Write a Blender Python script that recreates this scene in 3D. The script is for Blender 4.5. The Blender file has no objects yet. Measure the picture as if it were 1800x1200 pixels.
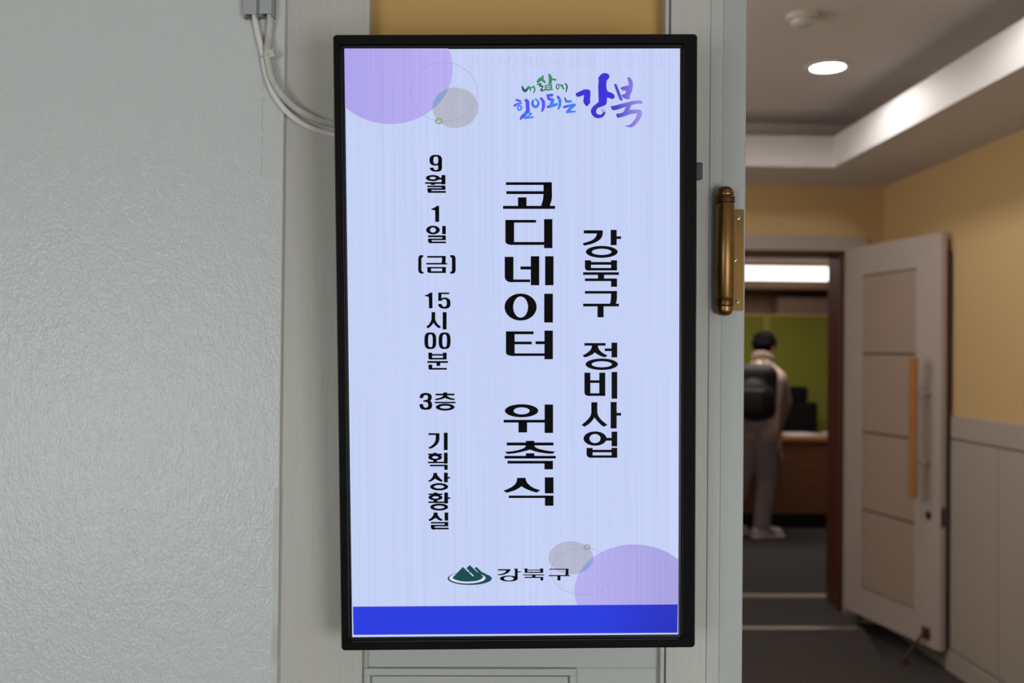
import bpy, bmesh, math, random
from mathutils import Vector, Matrix
from mathutils.geometry import tessellate_polygon
random.seed(7)
SC = bpy.context.scene
COL = SC.collection

# ------------------------------------------------------------------ camera
F = 1750.0                                     # focal length for an 1800 px wide frame (35 mm lens)
CAM = Vector((0, 0, 1.5))
_d = Vector(((856 - 900) / F, -(620 - 600) / F, -1.0)).normalized()
_r = 0.0100
_u = Vector((math.sin(_r), math.cos(_r), 0.0)); _u = (_u - _d * _u.dot(_d)).normalized()
_x = _d.cross(_u)
M3 = Matrix((_x, _d, _u)).transposed()          # world -> camera
MI = M3.transposed()                            # camera -> world
cam_d = bpy.data.cameras.new('camera'); cam = bpy.data.objects.new('camera', cam_d); COL.objects.link(cam)
cam.matrix_world = Matrix.Translation(CAM) @ MI.to_4x4()
cam_d.sensor_width = 36.0; cam_d.lens = 36.0 * F / 1800.0
cam_d.clip_start = 0.05; cam_d.clip_end = 60
cam_d.dof.use_dof = True; cam_d.dof.focus_distance = 1.2; cam_d.dof.aperture_fstop = 4.5
SC.camera = cam

def ray(px, py): return MI @ Vector(((px - 900) / F, -(py - 600) / F, -1.0))
def onY(px, py, Y): d = ray(px, py); return CAM + d * ((Y - CAM.y) / d.y)
def onX(px, py, X): d = ray(px, py); return CAM + d * ((X - CAM.x) / d.x)
def onZ(px, py, Z): d = ray(px, py); return CAM + d * ((Z - CAM.z) / d.z)

# ------------------------------------------------------------------ world, exposure, big lights
w = bpy.data.worlds.new('world'); SC.world = w; w.use_nodes = True
w.node_tree.nodes['Background'].inputs[0].default_value = (0.62, 0.72, 0.85, 1)
w.node_tree.nodes['Background'].inputs[1].default_value = 0.6
SC.view_settings.view_transform = 'Standard'; SC.view_settings.look = 'None'
SC.view_settings.exposure = 0.0; SC.view_settings.gamma = 1.0
SC.view_settings.use_curve_mapping = False
SC.cycles.max_bounces = 8; SC.cycles.diffuse_bounces = 6; SC.cycles.glossy_bounces = 3
SC.cycles.sample_clamp_indirect = 4.0

def area(name, loc, rot, sx, sy, power, color):
    l = bpy.data.lights.new(name, 'AREA'); l.shape = 'RECTANGLE'; l.size = sx; l.size_y = sy
    l.energy = power; l.color = color
    o = bpy.data.objects.new(name, l); o.location = loc; o.rotation_euler = rot; COL.objects.link(o); return o
WINS = [(-1.55, 0.55, 1.15, 1.70, 29.0), (1.55, 0.12, 1.3, 1.50, 46.0)]   # x centre, sill z, width, head z, daylight power (corridor windows behind the camera)
WY = -1.55
for i, (wx, wz, ww, wt, wp) in enumerate(WINS):
    area('daylight', (wx, WY - 0.16, (wz + wt) / 2), (math.radians(90), 0, 0), ww, wt - wz, wp, (0.95, 0.985, 1.0))
area('corridor_fill', (0.2, -0.5, 2.44), (0, 0, 0), 1.2, 0.25, 0.5, (1.0, 0.86, 0.66))  # unseen warm fill added for ceiling bounce, no fitted lamp
area('hall_fill', (-1.7, 3.4, 1.9), (0, math.radians(-125), 0), 1.4, 3.2, 37.0, (1.0, 0.95, 0.91))  # unseen fill light added, tilted up to lift hall ceiling and walls
area('office_fill', (2.2, 8.2, 2.46), (0, 0, 0), 1.6, 0.5, 25.0, (1.0, 0.92, 0.86))  # unseen area light added to brighten the desk and partition fronts

# ------------------------------------------------------------------ materials
def s2l(c):
    f = lambda v: (v / 255 / 12.92) if v / 255 <= 0.04045 else ((v / 255 + 0.055) / 1.055) ** 2.4
    return (f(c[0]), f(c[1]), f(c[2]), 1.0)
MATS = {}
def mat(name, rgb, rough=0.5, metal=0.0, spec=0.5, bump=None, var=None, coat=0.0, emit=None):
    """bump = (scale xyz, strength, distance, detail); var = (scale xyz, amount, second rgb)"""
    if name in MATS: return MATS[name]
    m = bpy.data.materials.new(name); m.use_nodes = True; nt = m.node_tree; b = nt.nodes['Principled BSDF']
    b.inputs['Base Color'].default_value = s2l(rgb); b.inputs['Roughness'].default_value = rough
    b.inputs['Metallic'].default_value = metal; b.inputs['Specular IOR Level'].default_value = spec
    b.inputs['Coat Weight'].default_value = coat
    if emit: b.inputs['Emission Color'].default_value = s2l(emit[0]); b.inputs['Emission Strength'].default_value = emit[1]
    tc = nt.nodes.new('ShaderNodeTexCoord')
    def noise(scale, detail=3):
        mp = nt.nodes.new('ShaderNodeMapping'); mp.inputs['Scale'].default_value = scale
        nt.links.new(tc.outputs['Object'], mp.inputs[0])
        n = nt.nodes.new('ShaderNodeTexNoise'); n.inputs['Scale'].default_value = 1.0; n.inputs['Detail'].default_value = detail
        nt.links.new(mp.outputs[0], n.inputs['Vector']); return n
    if bump:
        n = noise(bump[0], bump[3] if len(bump) > 3 else 3)
        bp = nt.nodes.new('ShaderNodeBump'); bp.inputs['Strength'].default_value = bump[1]; bp.inputs['Distance'].default_value = bump[2]
        nt.links.new(n.outputs['Fac'], bp.inputs['Height']); nt.links.new(bp.outputs[0], b.inputs['Normal'])
    if var:
        n = noise(var[0], 4)
        rp = nt.nodes.new('ShaderNodeMapRange'); rp.inputs[1].default_value = 0.35; rp.inputs[2].default_value = 0.7
        rp.inputs[4].default_value = var[1]
        nt.links.new(n.outputs['Fac'], rp.inputs[0])
        mx = nt.nodes.new('ShaderNodeMix'); mx.data_type = 'RGBA'
        mx.inputs[6].default_value = s2l(rgb); mx.inputs[7].default_value = s2l(var[2])
        nt.links.new(rp.outputs[0], mx.inputs[0]); nt.links.new(mx.outputs[2], b.inputs['Base Color'])
    MATS[name] = m; return m

# ------------------------------------------------------------------ mesh helpers
class MB:
    def __init__(self): self.bm = bmesh.new()
    def poly(self, pts):
        vs = [self.bm.verts.new(p) for p in pts]
        return self.bm.faces.new(vs)
    def box(self, a, b, bev=0.0, seg=1):
        x0, y0, z0 = a; x1, y1, z1 = b
        t = bmesh.new(); bmesh.ops.create_cube(t, size=1.0)
        for v in t.verts: v.co = Vector(((x0 + x1) / 2 + v.co.x * (x1 - x0), (y0 + y1) / 2 + v.co.y * (y1 - y0), (z0 + z1) / 2 + v.co.z * (z1 - z0)))
        if bev > 0: bmesh.ops.bevel(t, geom=t.edges[:], offset=bev, segments=seg, affect='EDGES', profile=0.5)
        self.add(t); return self
    def add(self, t, mtx=None):
        if mtx is not None: bmesh.ops.transform(t, matrix=mtx, verts=t.verts)
        me = bpy.data.meshes.new('tmp'); t.to_mesh(me); t.free(); self.bm.from_mesh(me); bpy.data.meshes.remove(me)
    def obox(self, c, size, R, bev=0.0, seg=1):
        t = bmesh.new(); bmesh.ops.create_cube(t, size=1.0)
        for v in t.verts: v.co = Vector((v.co.x * size[0], v.co.y * size[1], v.co.z * size[2]))
        if bev > 0: bmesh.ops.bevel(t, geom=t.edges[:], offset=bev, segments=seg, affect='EDGES', profile=0.5)
        self.add(t, Matrix.Translation(Vector(c)) @ R.to_4x4()); return self
    def cyl(self, p0, p1, r0, r1=None, n=24, caps=True):
        p0 = Vector(p0); p1 = Vector(p1); r1 = r0 if r1 is None else r1
        t = bmesh.new(); d = p1 - p0
        bmesh.ops.create_cone(t, cap_ends=caps, segments=n, radius1=r0, radius2=r1, depth=d.length)
        q = Vector((0, 0, 1)).rotation_difference(d.normalized())
        self.add(t, Matrix.Translation((p0 + p1) / 2) @ q.to_matrix().to_4x4()); return self
    def ball(self, c, r, n=16, R=None):
        t = bmesh.new(); bmesh.ops.create_uvsphere(t, u_segments=n, v_segments=max(6, n // 2), radius=1.0)
        r = r if hasattr(r, '__len__') else (r, r, r)
        m = Matrix.Translation(Vector(c)) @ (R.to_4x4() if R is not None else Matrix.Identity(4)) @ Matrix.Diagonal((r[0], r[1], r[2], 1))
        self.add(t, m); return self
    def cap(self, p0, r0, p1, r1, n=14):
        self.cyl(p0, p1, r0, r1, n); self.ball(p0, r0, n); self.ball(p1, r1, n); return self
    def lathe(self, prof, c, axis=(0, 0, 1), n=32):
        q = Vector((0, 0, 1)).rotation_difference(Vector(axis).normalized()).to_matrix()
        rings = []
        for r, z in prof:
            rings.append([self.bm.verts.new(Vector(c) + q @ Vector((r * math.cos(2 * math.pi * i / n), r * math.sin(2 * math.pi * i / n), z))) for i in range(n)])
        for a, b in zip(rings, rings[1:]):
            for i in range(n): self.bm.faces.new((a[i], a[(i + 1) % n], b[(i + 1) % n], b[i]))
        self.bm.faces.new(rings[0][::-1]); self.bm.faces.new(rings[-1]); return self
    def tube(self, pts, r, n=12, sub=6):
        P = [Vector(p) for p in pts]; out = []
        for i in range(len(P) - 1):
            a = P[max(i - 1, 0)]; b = P[i]; c = P[i + 1]; d = P[min(i + 2, len(P) - 1)]
            for k in range(sub):
                t = k / sub
                out.append(0.5 * ((2 * b) + (c - a) * t + (2 * a - 5 * b + 4 * c - d) * t * t + (3 * b - a - 3 * c + d) * t ** 3))
        out.append(P[-1]); rings = []; up = None
        for i, p in enumerate(out):
            t = (out[min(i + 1, len(out) - 1)] - out[max(i - 1, 0)]).normalized()
            if up is None: up = t.orthogonal().normalized()
            up = (up - t * up.dot(t)).normalized(); s = t.cross(up)
            rings.append([self.bm.verts.new(p + (up * math.cos(2 * math.pi * j / n) + s * math.sin(2 * math.pi * j / n)) * r) for j in range(n)])
        for a, b in zip(rings, rings[1:]):
            for j in range(n): self.bm.faces.new((a[j], a[(j + 1) % n], b[(j + 1) % n], b[j]))
        self.bm.faces.new(rings[0][::-1]); self.bm.faces.new(rings[-1]); return self
    def build(self, name, m, parent=None, smooth=False, label=None):
        bmesh.ops.recalc_face_normals(self.bm, faces=self.bm.faces)
        me = bpy.data.meshes.new(name); self.bm.to_mesh(me); self.bm.free()
        if m: me.materials.append(m)
        if smooth:
            for p in me.polygons: p.use_smooth = True
            me.set_sharp_from_angle(angle=math.radians(40)) if hasattr(me, 'set_sharp_from_angle') else None
        o = bpy.data.objects.new(name, me); COL.objects.link(o)
        if parent: o.parent = parent
        if label: o['label'] = label
        return o
def box(name, a, b, m, parent=None, bev=0.0, seg=1, label=None):
    return MB().box(a, b, bev, seg).build(name, m, parent, label=label)
def tag(o, label, cat, group=None, kind=None):
    o['label'] = label; o['category'] = cat
    if group: o['group'] = group
    if kind: o['kind'] = kind
    return o
def struct(o, label, cat): return tag(o, label, cat, None, 'structure')
def empty(name, loc=(0, 0, 0), rot=None):
    o = bpy.data.objects.new(name, None); o.empty_display_size = 0.05; COL.objects.link(o)
    o.matrix_world = Matrix.Translation(Vector(loc)) @ (rot.to_4x4() if rot is not None else Matrix.Identity(4)); return o
def reloc(o, root):
    """child built in world coordinates under a root placed elsewhere"""
    o.parent = root; o.matrix_parent_inverse = root.matrix_world.inverted(); return o
def part(mb, name, m, root, smooth=False, label=None):
    o = mb.build(name, m, None, smooth, label); reloc(o, root); return o
bpy.context.view_layer.update()

# ------------------------------------------------------------------ room constants
YW = 1.28                 # face of the near door surround
YB = 1.46                 # its rear face, towards the hall
ZF = -0.09                # hall / corridor floor
ZC = 2.46                 # corridor ceiling
XR = 2.370; YFAR = 5.9    # hall right wall, hall far wall
SOF = 2.515; FAS = 2.680; ZH = 2.80

white = mat('white_paint', (205, 206, 202), 0.42, spec=0.4, bump=((60, 60, 60), 0.08, 0.002))
grain = mat('brushed_white_paint', (199, 196, 187), 0.38, spec=0.4, bump=((900, 900, 14), 0.35, 0.0006, 2), var=((700, 700, 6), 0.5, (187, 183, 174)))
casing = mat('casing_paint', (189, 190, 185), 0.42, spec=0.4, bump=((700, 700, 10), 0.25, 0.0005, 2))
yellow = mat('yellow_wall_paint', (206, 165, 101), 0.75, spec=0.2, bump=((400, 400, 400), 0.12, 0.0008))
hallyel = mat('hall_yellow_wallpaper', (208, 178, 128), 0.8, spec=0.2, bump=((300, 300, 300), 0.1, 0.001))
ceilw = mat('ceiling_paint', (216, 208, 202), 0.85, spec=0.2)
soffitw = mat('soffit_paint', (220, 216, 214), 0.8, spec=0.2)
carpet = mat('dark_carpet', (82, 79, 77), 0.95, spec=0.1, bump=((350, 350, 350), 0.5, 0.003), var=((500, 500, 500), 0.6, (64, 62, 60)))
steel = mat('brushed_steel', (190, 178, 165), 0.35, metal=1.0)
darkgap = mat('dark_recess', (40, 36, 32), 0.8)
offwall = mat('office_wall_paint', (170, 140, 120), 0.8, spec=0.2)

# left plaster wall: glossy lumpy paint with one dirty drip line
lw = bpy.data.materials.new('glossy_textured_paint'); lw.use_nodes = True
def left_wall_material():
    nt = lw.node_tree; b = nt.nodes['Principled BSDF']; L = nt.links.new
    b.inputs['Roughness'].default_value = 0.13; b.inputs['Specular IOR Level'].default_value = 0.45
    tc = nt.nodes.new('ShaderNodeTexCoord')
    def nz(scale, det):
        mp = nt.nodes.new('ShaderNodeMapping'); mp.inputs['Scale'].default_value = scale; L(tc.outputs['Object'], mp.inputs[0])
        n = nt.nodes.new('ShaderNodeTexNoise'); n.inputs['Scale'].default_value = 1; n.inputs['Detail'].default_value = det; L(mp.outputs[0], n.inputs['Vector']); return n.outputs['Fac']
    def mth(op, a, b_=None, c=None):
        n = nt.nodes.new('ShaderNodeMath'); n.operation = op
        for i, v in enumerate((a, b_, c)):
            if v is None: continue
            if isinstance(v, (int, float)): n.inputs[i].default_value = v
            else: L(v, n.inputs[i])
        return n.outputs[0]
    h = mth('ADD', mth('MULTIPLY', nz((330, 330, 230), 3), 0.9), mth('MULTIPLY', nz((80, 80, 45), 2), 1.0))
    bp = nt.nodes.new('ShaderNodeBump'); bp.inputs['Strength'].default_value = 0.5; bp.inputs['Distance'].default_value = 0.0022
    L(h, bp.inputs['Height']); L(bp.outputs[0], b.inputs['Normal'])
    sx = nt.nodes.new('ShaderNodeSeparateXYZ'); L(tc.outputs['Object'], sx.inputs[0])
    x, z = sx.outputs['X'], sx.outputs['Z']
    wob = mth('MULTIPLY_ADD', nz((0, 0, 60), 2), 0.004, -0.2915)
    dx = mth('ABSOLUTE', mth('SUBTRACT', x, wob))
    line = mth('LESS_THAN', dx, 0.0006)
    zr = mth('MULTIPLY', mth('GREATER_THAN', z, 1.72), mth('LESS_THAN', z, 1.93))
    k = mth('MULTIPLY', mth('MULTIPLY', line, zr), mth('MULTIPLY', mth('GREATER_THAN', nz((30, 30, 90), 3), 0.45), 0.32))
    mx = nt.nodes.new('ShaderNodeMix'); mx.data_type = 'RGBA'; mx.inputs[6].default_value = s2l((210, 212, 209)); mx.inputs[7].default_value = s2l((150, 128, 95))
    L(k, mx.inputs[0]); L(mx.outputs[2], b.inputs['Base Color'])
left_wall_material()

# ------------------------------------------------------------------ near wall and door surround
xe = onY(503.5, 0, YW).x                       # plaster edge
xp = onY(650, 0, YW).x                         # right edge of left pillar
xr0 = onY(1170.5, 0, YW).x; xg = onY(1179, 0, YW).x; xm = onY(1250, 0, YW).x; xj = onY(1271.5, 0, YW).x; xo = onY(1313, 0, YW).x
struct(box('wall_left', (-2.3, YW - 0.006, ZF), (xe, YB, ZC), lw, bev=0.001), 'glossy white textured plaster wall left of the wooden door surround', 'wall')
struct(box('trim_1', (xe - 0.001, YW, ZF), (xp, YB, ZC), grain, bev=0.0006), 'broad grey white brushed wooden pillar board left of the display', 'trim')
caulk = mat('old_caulk', (205, 207, 200), 0.4, var=((60, 60, 25), 0.7, (184, 176, 156)), bump=((200, 200, 90), 0.4, 0.001))
m_ = MB(); zs = [0.2 + 0.025 * i for i in range(46)]
for i, z in enumerate(zs[:-1]):
    a0 = xe - 0.0060 - 0.0022 * random.random(); m_.box((a0, YW - 0.0064, z), (xe + 0.0002, YW - 0.005, zs[i + 1]))
struct(m_.build('trim_2', caulk), 'stained strip of old filler along the lower plaster edge', 'trim')

YP = YW + 0.026                                # recessed field behind the pillars
ztop = onY(900, 1142, YW + 0.02).z + 0.06
struct(box('wall_front', (xp - 0.01, YP, ztop), (xr0 + 0.01, YB, ZC), yellow), 'mustard yellow wall panel recessed above the display', 'wall')
# wainscot below the display: rails, bead, raised panel
zl = onY(800, 1172.5, YW + 0.012).z
x_s0 = onY(635.5, 1180, YW).x; x_s1 = onY(646, 1180, YW + 0.012).x
x_p1 = onY(1013.5, 1190, YW + 0.004).x
x_q1 = onY(1153, 1190, YW + 0.012).x
wn = empty('trim_3', (0.0, YW, ZF)); bpy.context.view_layer.update()
struct(wn, 'painted panelled wainscot under the wall display', 'trim')
part(MB().box((xp - 0.003, YW + 0.012, ZF), (xr0 + 0.004, YB, ztop + 0.02)), 'backboard', casing, wn)
part(MB().box((xp + 0.0002, YW + 0.008, zl), (x_s1, YW + 0.0125, ztop + 0.02), 0.0003), 'stile', casing, wn)
fr = MB()                                                              # bead frame round the raised panel
px0 = x_s0 + 0.0; a = 0.0085
ff = lambda x0, x1, z0, z1: fr.box((x0, YW + 0.0065, z0), (x1, YW + 0.013, z1), 0.0008, 2)
ff(xp + 0.0005, x_p1, zl - a, zl); ff(xp + 0.0005, xp + 0.0005 + a, 0.25, zl - a); ff(x_p1 - a, x_p1, 0.25, zl - a); ff(xp + 0.0005, x_p1, 0.25 - a, 0.25)
part(fr, 'bead_frame', casing, wn)
part(MB().box((xp + 0.0115, YW + 0.0085, 0.256), (x_p1 - 0.0105, YW + 0.0125, zl - 0.0105), 0.0012, 2), 'raised_panel', casing, wn)
part(MB().box((x_p1 + 0.0004, YW + 0.0108, 0.25), (x_q1, YW + 0.0125, zl - 0.0003), 0.0003), 'flat_panel', casing, wn)
# right side of the surround
struct(MB().box((xr0, YW + 0.003, ZF), (xg - 0.0010, YB, ZC), 0.0008, 2).build('trim_4', casing), 'slim bead between the yellow panel and the right casing', 'trim')
struct(box('trim_5', (xg - 0.0012, YW + 0.0048, ZF), (xg + 0.0012, YB, ZC), mat('shadow_joint', (120, 112, 104), 0.7)), 'thin open joint right of the display', 'trim')
struct(box('trim_6', (xg + 0.0006, YW, ZF), (xm, YB, ZC), grain, bev=0.0008), 'grey white brushed casing board right of the display', 'trim')
mo = MB(); mo.box((xm - 0.0004, YW - 0.0012, ZF), (xm + 0.0095, YB, ZC), 0.0010, 2); mo.box((xm + 0.0085, YW - 0.0005, ZF), (xj + 0.0002, YB, ZC), 0.0006, 2)
struct(mo.build('trim_7', casing), 'narrow rounded moulding beside the brass hinge', 'trim')
struct(box('trim_8', (xj - 0.0002, YW + 0.0005, ZF), (xo, YB, ZC), mat('jamb_paint', (176, 178, 172), 0.42, bump=((500, 500, 10), 0.2, 0.0005, 2)), bev=0.0012), 'painted door jamb carrying the brass hinge', 'trim')
struct(box('wall_header', (xo, YW + 0.002, 2.22), (1.32, YB, ZC), casing), 'wall above the open doorway', 'wall')
struct(box('wall_corridor_right', (1.32, YW, ZF), (2.3, YB, ZC), white), 'white corridor wall right of the open doorway', 'wall')

# corridor shell behind the camera
struct(box('floor', (-2.4, WY - 0.1, ZF - 0.06), (2.6, YFAR + 0.2, ZF), carpet), 'dark grey carpet floor of hall and corridor', 'floor')
struct(box('ceiling', (-2.4, WY - 0.1, ZC), (2.4, YW, ZC + 0.05), ceilw), 'plain corridor ceiling', 'ceiling')
struct(box('wall_side_left', (-2.4, WY - 0.1, ZF), (-2.3, YB, ZC), white), 'corridor end wall on the left', 'wall')
struct(box('wall_side_right', (2.3, WY - 0.1, ZF), (2.4, YB, ZC), white), 'corridor end wall on the right', 'wall')
bw = MB(); xs = [-2.3] + sum([[c - wd / 2, c + wd / 2] for c, _, wd, _, _ in WINS], []) + [2.3]
for i in range(0, len(xs), 2): bw.box((xs[i], WY - 0.1, ZF), (xs[i + 1], WY, ZC))
for c, z0, wd, WTOP, _ in WINS:
    bw.box((c - wd / 2, WY - 0.1, ZF), (c + wd / 2, WY, z0)); bw.box((c - wd / 2, WY - 0.1, WTOP), (c + wd / 2, WY, ZC))
struct(bw.build('wall_rear', white), 'corridor wall with windows behind the viewer', 'wall')
glass = bpy.data.materials.new('window_glass'); glass.use_nodes = True
nt = glass.node_tree; nt.nodes.clear()
o_ = nt.nodes.new('ShaderNodeOutputMaterial'); t_ = nt.nodes.new('ShaderNodeBsdfTransparent'); g_ = nt.nodes.new('ShaderNodeBsdfGlossy'); g_.inputs['Roughness'].default_value = 0.02
mx_ = nt.nodes.new('ShaderNodeMixShader'); mx_.inputs[0].default_value = 0.06
nt.links.new(t_.outputs[0], mx_.inputs[1]); nt.links.new(g_.outputs[0], mx_.inputs[2]); nt.links.new(mx_.outputs[0], o_.inputs[0])
for i, (c, z0, wd, WTOP, _) in enumerate(WINS):
    wo = empty('window_%d' % (i + 1), (c, WY - 0.05, z0)); bpy.context.view_layer.update()
    struct(wo, 'corridor window behind the viewer, ' + ('left one' if i == 0 else 'right one'), 'window')
    f = MB(); x0, x1 = c - wd / 2, c + wd / 2
    for a_, b_ in (((x0, z0), (x0 + 0.04, WTOP)), ((x1 - 0.04, z0), (x1, WTOP)), ((x0, z0), (x1, z0 + 0.04)), ((x0, WTOP - 0.04), (x1, WTOP)), ((c - 0.02, z0), (c + 0.02, WTOP))):
        f.box((a_[0], WY - 0.07, a_[1]), (b_[0], WY - 0.03, b_[1]))
    part(f, 'window_frame', white, wo)
    part(MB().box((x0 + 0.04, WY - 0.054, z0 + 0.04), (c - 0.02, WY - 0.05, WTOP - 0.04)), 'pane', glass, wo)
    part(MB().box((c + 0.02, WY - 0.054, z0 + 0.04), (x1 - 0.04, WY - 0.05, WTOP - 0.04)), 'pane', glass, wo)

# ------------------------------------------------------------------ hall
hl = -2.345
# the hall wall facing the viewer, with the far doorway
dx0, dx1, dzt = 1.10, 2.131, 2.128
fw = MB(); fw.box((hl, YFAR, ZF), (dx0, 6.06, ZH)); fw.box((dx1, YFAR, ZF), (XR + 0.1, 6.06, ZH)); fw.box((dx0, YFAR, dzt), (dx1, 6.06, ZH))
struct(fw.build('wall_back', hallyel), 'yellow hall wall around the far doorway', 'wall')
fb = MB(); 
struct(MB().box((hl, YFAR - 0.014, ZF), (dx0 - 0.1, YFAR, 1.2), 0.002).build('baseboard_back', mat('wainscot_paint', (176, 166, 156), 0.55, spec=0.3)), 'white wainscot on the far hall wall', 'wainscot')
wains = MATS['wainscot_paint']
cas = MB(); cw = 0.086
cas.box((dx0 - cw, YFAR - 0.02, dzt), (dx1 + cw + 0.05, YFAR, dzt + cw), 0.004, 2)
cas.box((dx0 - cw, YFAR - 0.02, ZF), (dx0, YFAR, dzt), 0.004, 2); cas.box((dx1, YFAR - 0.02, ZF), (dx1 + cw, YFAR, dzt), 0.004, 2)
struct(cas.build('trim_9', wains), 'pale painted casing around the far doorway', 'trim')
brown = mat('dark_brown_jamb', (84, 38, 24), 0.45, bump=((40, 40, 8), 0.2, 0.001))
bj = MB(); bj.box((dx1 - 0.028, YFAR - 0.01, 0.0), (dx1, 6.1, dzt), 0.003); bj.box((dx0, YFAR - 0.01, 0.0), (dx0 + 0.028, 6.1, dzt), 0.003); bj.box((dx0, YFAR - 0.01, dzt - 0.02), (dx1, 6.1, dzt), 0.003)
struct(bj.build('trim_10', brown), 'dark brown wooden lining of the far doorway', 'trim')
# right wall
struct(box('wall_right', (XR, YB - 0.2, ZF), (XR + 0.1, YFAR, ZH), hallyel), 'yellow papered wall on the right of the hall', 'wall')
wr = empty('trim_11', (XR, 3.5, ZF)); bpy.context.view_layer.update()
struct(wr, 'white panelled wainscot along the right hall wall', 'wainscot')
part(MB().box((XR - 0.012, YB, 1.092), (XR, YFAR - 0.02, 1.205), 0.003, 2), 'top_rail', wains, wr)
part(MB().box((XR - 0.004, YB, ZF), (XR, YFAR - 0.02, 1.10)), 'backboard', mat('groove_shade', (120, 110, 100), 0.7), wr)
ys = [1.5, 2.02, 2.74, 3.30, 3.80, 4.12, 4.532, 5.06, 5.6, 5.87]
for y0, y1 in zip(ys, ys[1:]):
    part(MB().box((XR - 0.012, y0 + 0.004, 0.028), (XR - 0.003, y1 - 0.004, 1.082), 0.003, 2), 'panel', wains, wr)
part(MB().box((XR - 0.017, YB, ZF), (XR, 5.045, 0.018), 0.003, 2), 'skirting', wains, wr)
# left hall wall, never seen, closes the room
struct(box('wall_hall_left', (hl - 0.1, YB, ZF), (hl, YFAR, ZH), hallyel), 'hall wall far to the left, hidden behind the plaster wall', 'wall')
# ceiling with dropped border and cove
FX, FY = 1.852, 5.288
ce = empty('ceiling_hall', (0, 3.6, SOF)); bpy.context.view_layer.update()
struct(ce, 'hall ceiling with dropped border and lit white fascia', 'ceiling')
part(MB().box((hl - 0.1, YB - 0.18, ZH), (XR + 0.1, 6.06, ZH + 0.05)), 'upper_ceiling', ceilw, ce)
so = MB(); so.box((FX + 0.018, YB, SOF), (XR, YFAR, SOF + 0.02)); so.box((-FX, FY + 0.018, SOF), (FX + 0.018, YFAR, SOF + 0.02)); so.box((hl, YB, SOF), (-FX - 0.018, YFAR, SOF + 0.02))
part(so, 'soffit', soffitw, ce)
part(MB().box((FX, YB, SOF - 0.001), (FX + 0.018, FY, FAS)), 'fascia', soffitw, ce)
part(MB().box((-FX, FY, SOF - 0.001), (FX + 0.018, FY + 0.018, FAS)), 'fascia', soffitw, ce)
part(MB().box((-FX - 0.018, YB, SOF - 0.001), (-FX, FY + 0.018, FAS)), 'fascia', soffitw, ce)
cb = MB(); cb.box((FX + 0.24, YB, SOF + 0.02), (XR, YFAR, ZH)); cb.box((hl, YB, SOF + 0.02), (-FX - 0.24, YFAR, ZH)); cb.box((-FX - 0.24, FY + 0.25, SOF + 0.02), (FX + 0.24, YFAR, ZH))
part(cb, 'cove_back', ceilw, ce)
struct(box('wall_hall_near', (hl, YB - 0.18, ZC), (XR, YB, ZH), ceilw), 'hall wall above the near doorway', 'wall')

# downlights
lampw = mat('lamp_diffuser', (255, 250, 245), 0.5, emit=((255, 248, 244), 9.0))
ringw = mat('lamp_ring', (225, 220, 214), 0.5)
LP = onZ(1455, 117, ZH)
def downlight(x, y, label, power):
    r = empty('downlight', (x, y, ZH)); bpy.context.view_layer.update()
    tag(r, label, 'ceiling light', 'round downlights in the hall ceiling')
    part(MB().lathe([(0.088, -0.001), (0.106, -0.001), (0.106, -0.005), (0.098, -0.008), (0.09, -0.006)], (x, y, ZH), n=40), 'ring', ringw, r, True)
    part(MB().lathe([(0.0895, -0.001), (0.0895, -0.0055), (0.05, -0.007), (0.001, -0.0075)], (x, y, ZH), n=40), 'diffuser', lampw, r, True)
    l = bpy.data.lights.new('downlight_lamp', 'SPOT'); l.energy = power; l.color = (1.0, 0.96, 0.94); l.spot_size = math.radians(172); l.spot_blend = 0.35; l.shadow_soft_size = 0.08
    o = bpy.data.objects.new('downlight_lamp', l); o.location = (x, y, ZH - 0.02); COL.objects.link(o); reloc(o, r)
SP = 18.0
downlight(LP.x, LP.y, 'glowing round recessed downlight in the hall ceiling beside the white fascia', SP)
downlight(LP.x, LP.y - 1.25, 'downlight of the right row nearer than the one in view, above the frame', SP)
downlight(LP.x, LP.y - 2.5, 'downlight of the right row just inside the near doorway, above the frame', SP * 0.6)
downlight(-0.6, LP.y, 'downlight of the left hall row, hidden behind the plaster wall', SP * 0.8)
downlight(-0.6, LP.y - 1.6, 'nearer downlight of the left hall row, hidden behind the plaster wall', SP * 0.8)
# smoke detector
sp = onZ(1410, 26, ZH)
sd = empty('smoke_detector', sp); bpy.context.view_layer.update()
tag(sd, 'white round smoke detector on the hall ceiling near the downlight', 'smoke detector')
sdm = mat('detector_plastic', (206, 200, 186), 0.5)
part(MB().lathe([(0.058, 0), (0.06, -0.004), (0.058, -0.018), (0.044, -0.022)], sp, n=36), 'base', sdm, sd, True)
part(MB().lathe([(0.043, -0.020), (0.043, -0.030), (0.036, -0.040), (0.02, -0.046), (0.001, -0.047)], sp, n=36), 'sensor_head', mat('detector_head', (196, 194, 188), 0.4), sd, True)

# step up to the office and its two metal nosings
wd_ = MB(); p_ = [(5.16, ZF), (5.46, -0.002), (YFAR + 0.003, -0.002), (YFAR + 0.003, ZF + 0.001)]
A_ = [wd_.bm.verts.new((0.9, y, z)) for y, z in p_]; B_ = [wd_.bm.verts.new((2.09, y, z)) for y, z in p_]
wd_.bm.faces.new(A_); wd_.bm.faces.new(B_[::-1])
for i in range(4): wd_.bm.faces.new((A_[i], A_[(i + 1) % 4], B_[(i + 1) % 4], B_[i]))
struct(wd_.build('floor_step', carpet), 'carpeted step in front of the far doorway', 'step')
struct(box('floor_office', (0.2, YFAR + 0.0, -0.06), (6.2, 12.4, 0.0), carpet), 'dark carpet floor of the office beyond', 'floor')
struct(box('trim_12', (0.9, 5.44, -0.012), (2.06, 5.485, 0.004), steel, bev=0.003, seg=2), 'bright metal nosing on the carpeted step edge', 'trim')
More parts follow.
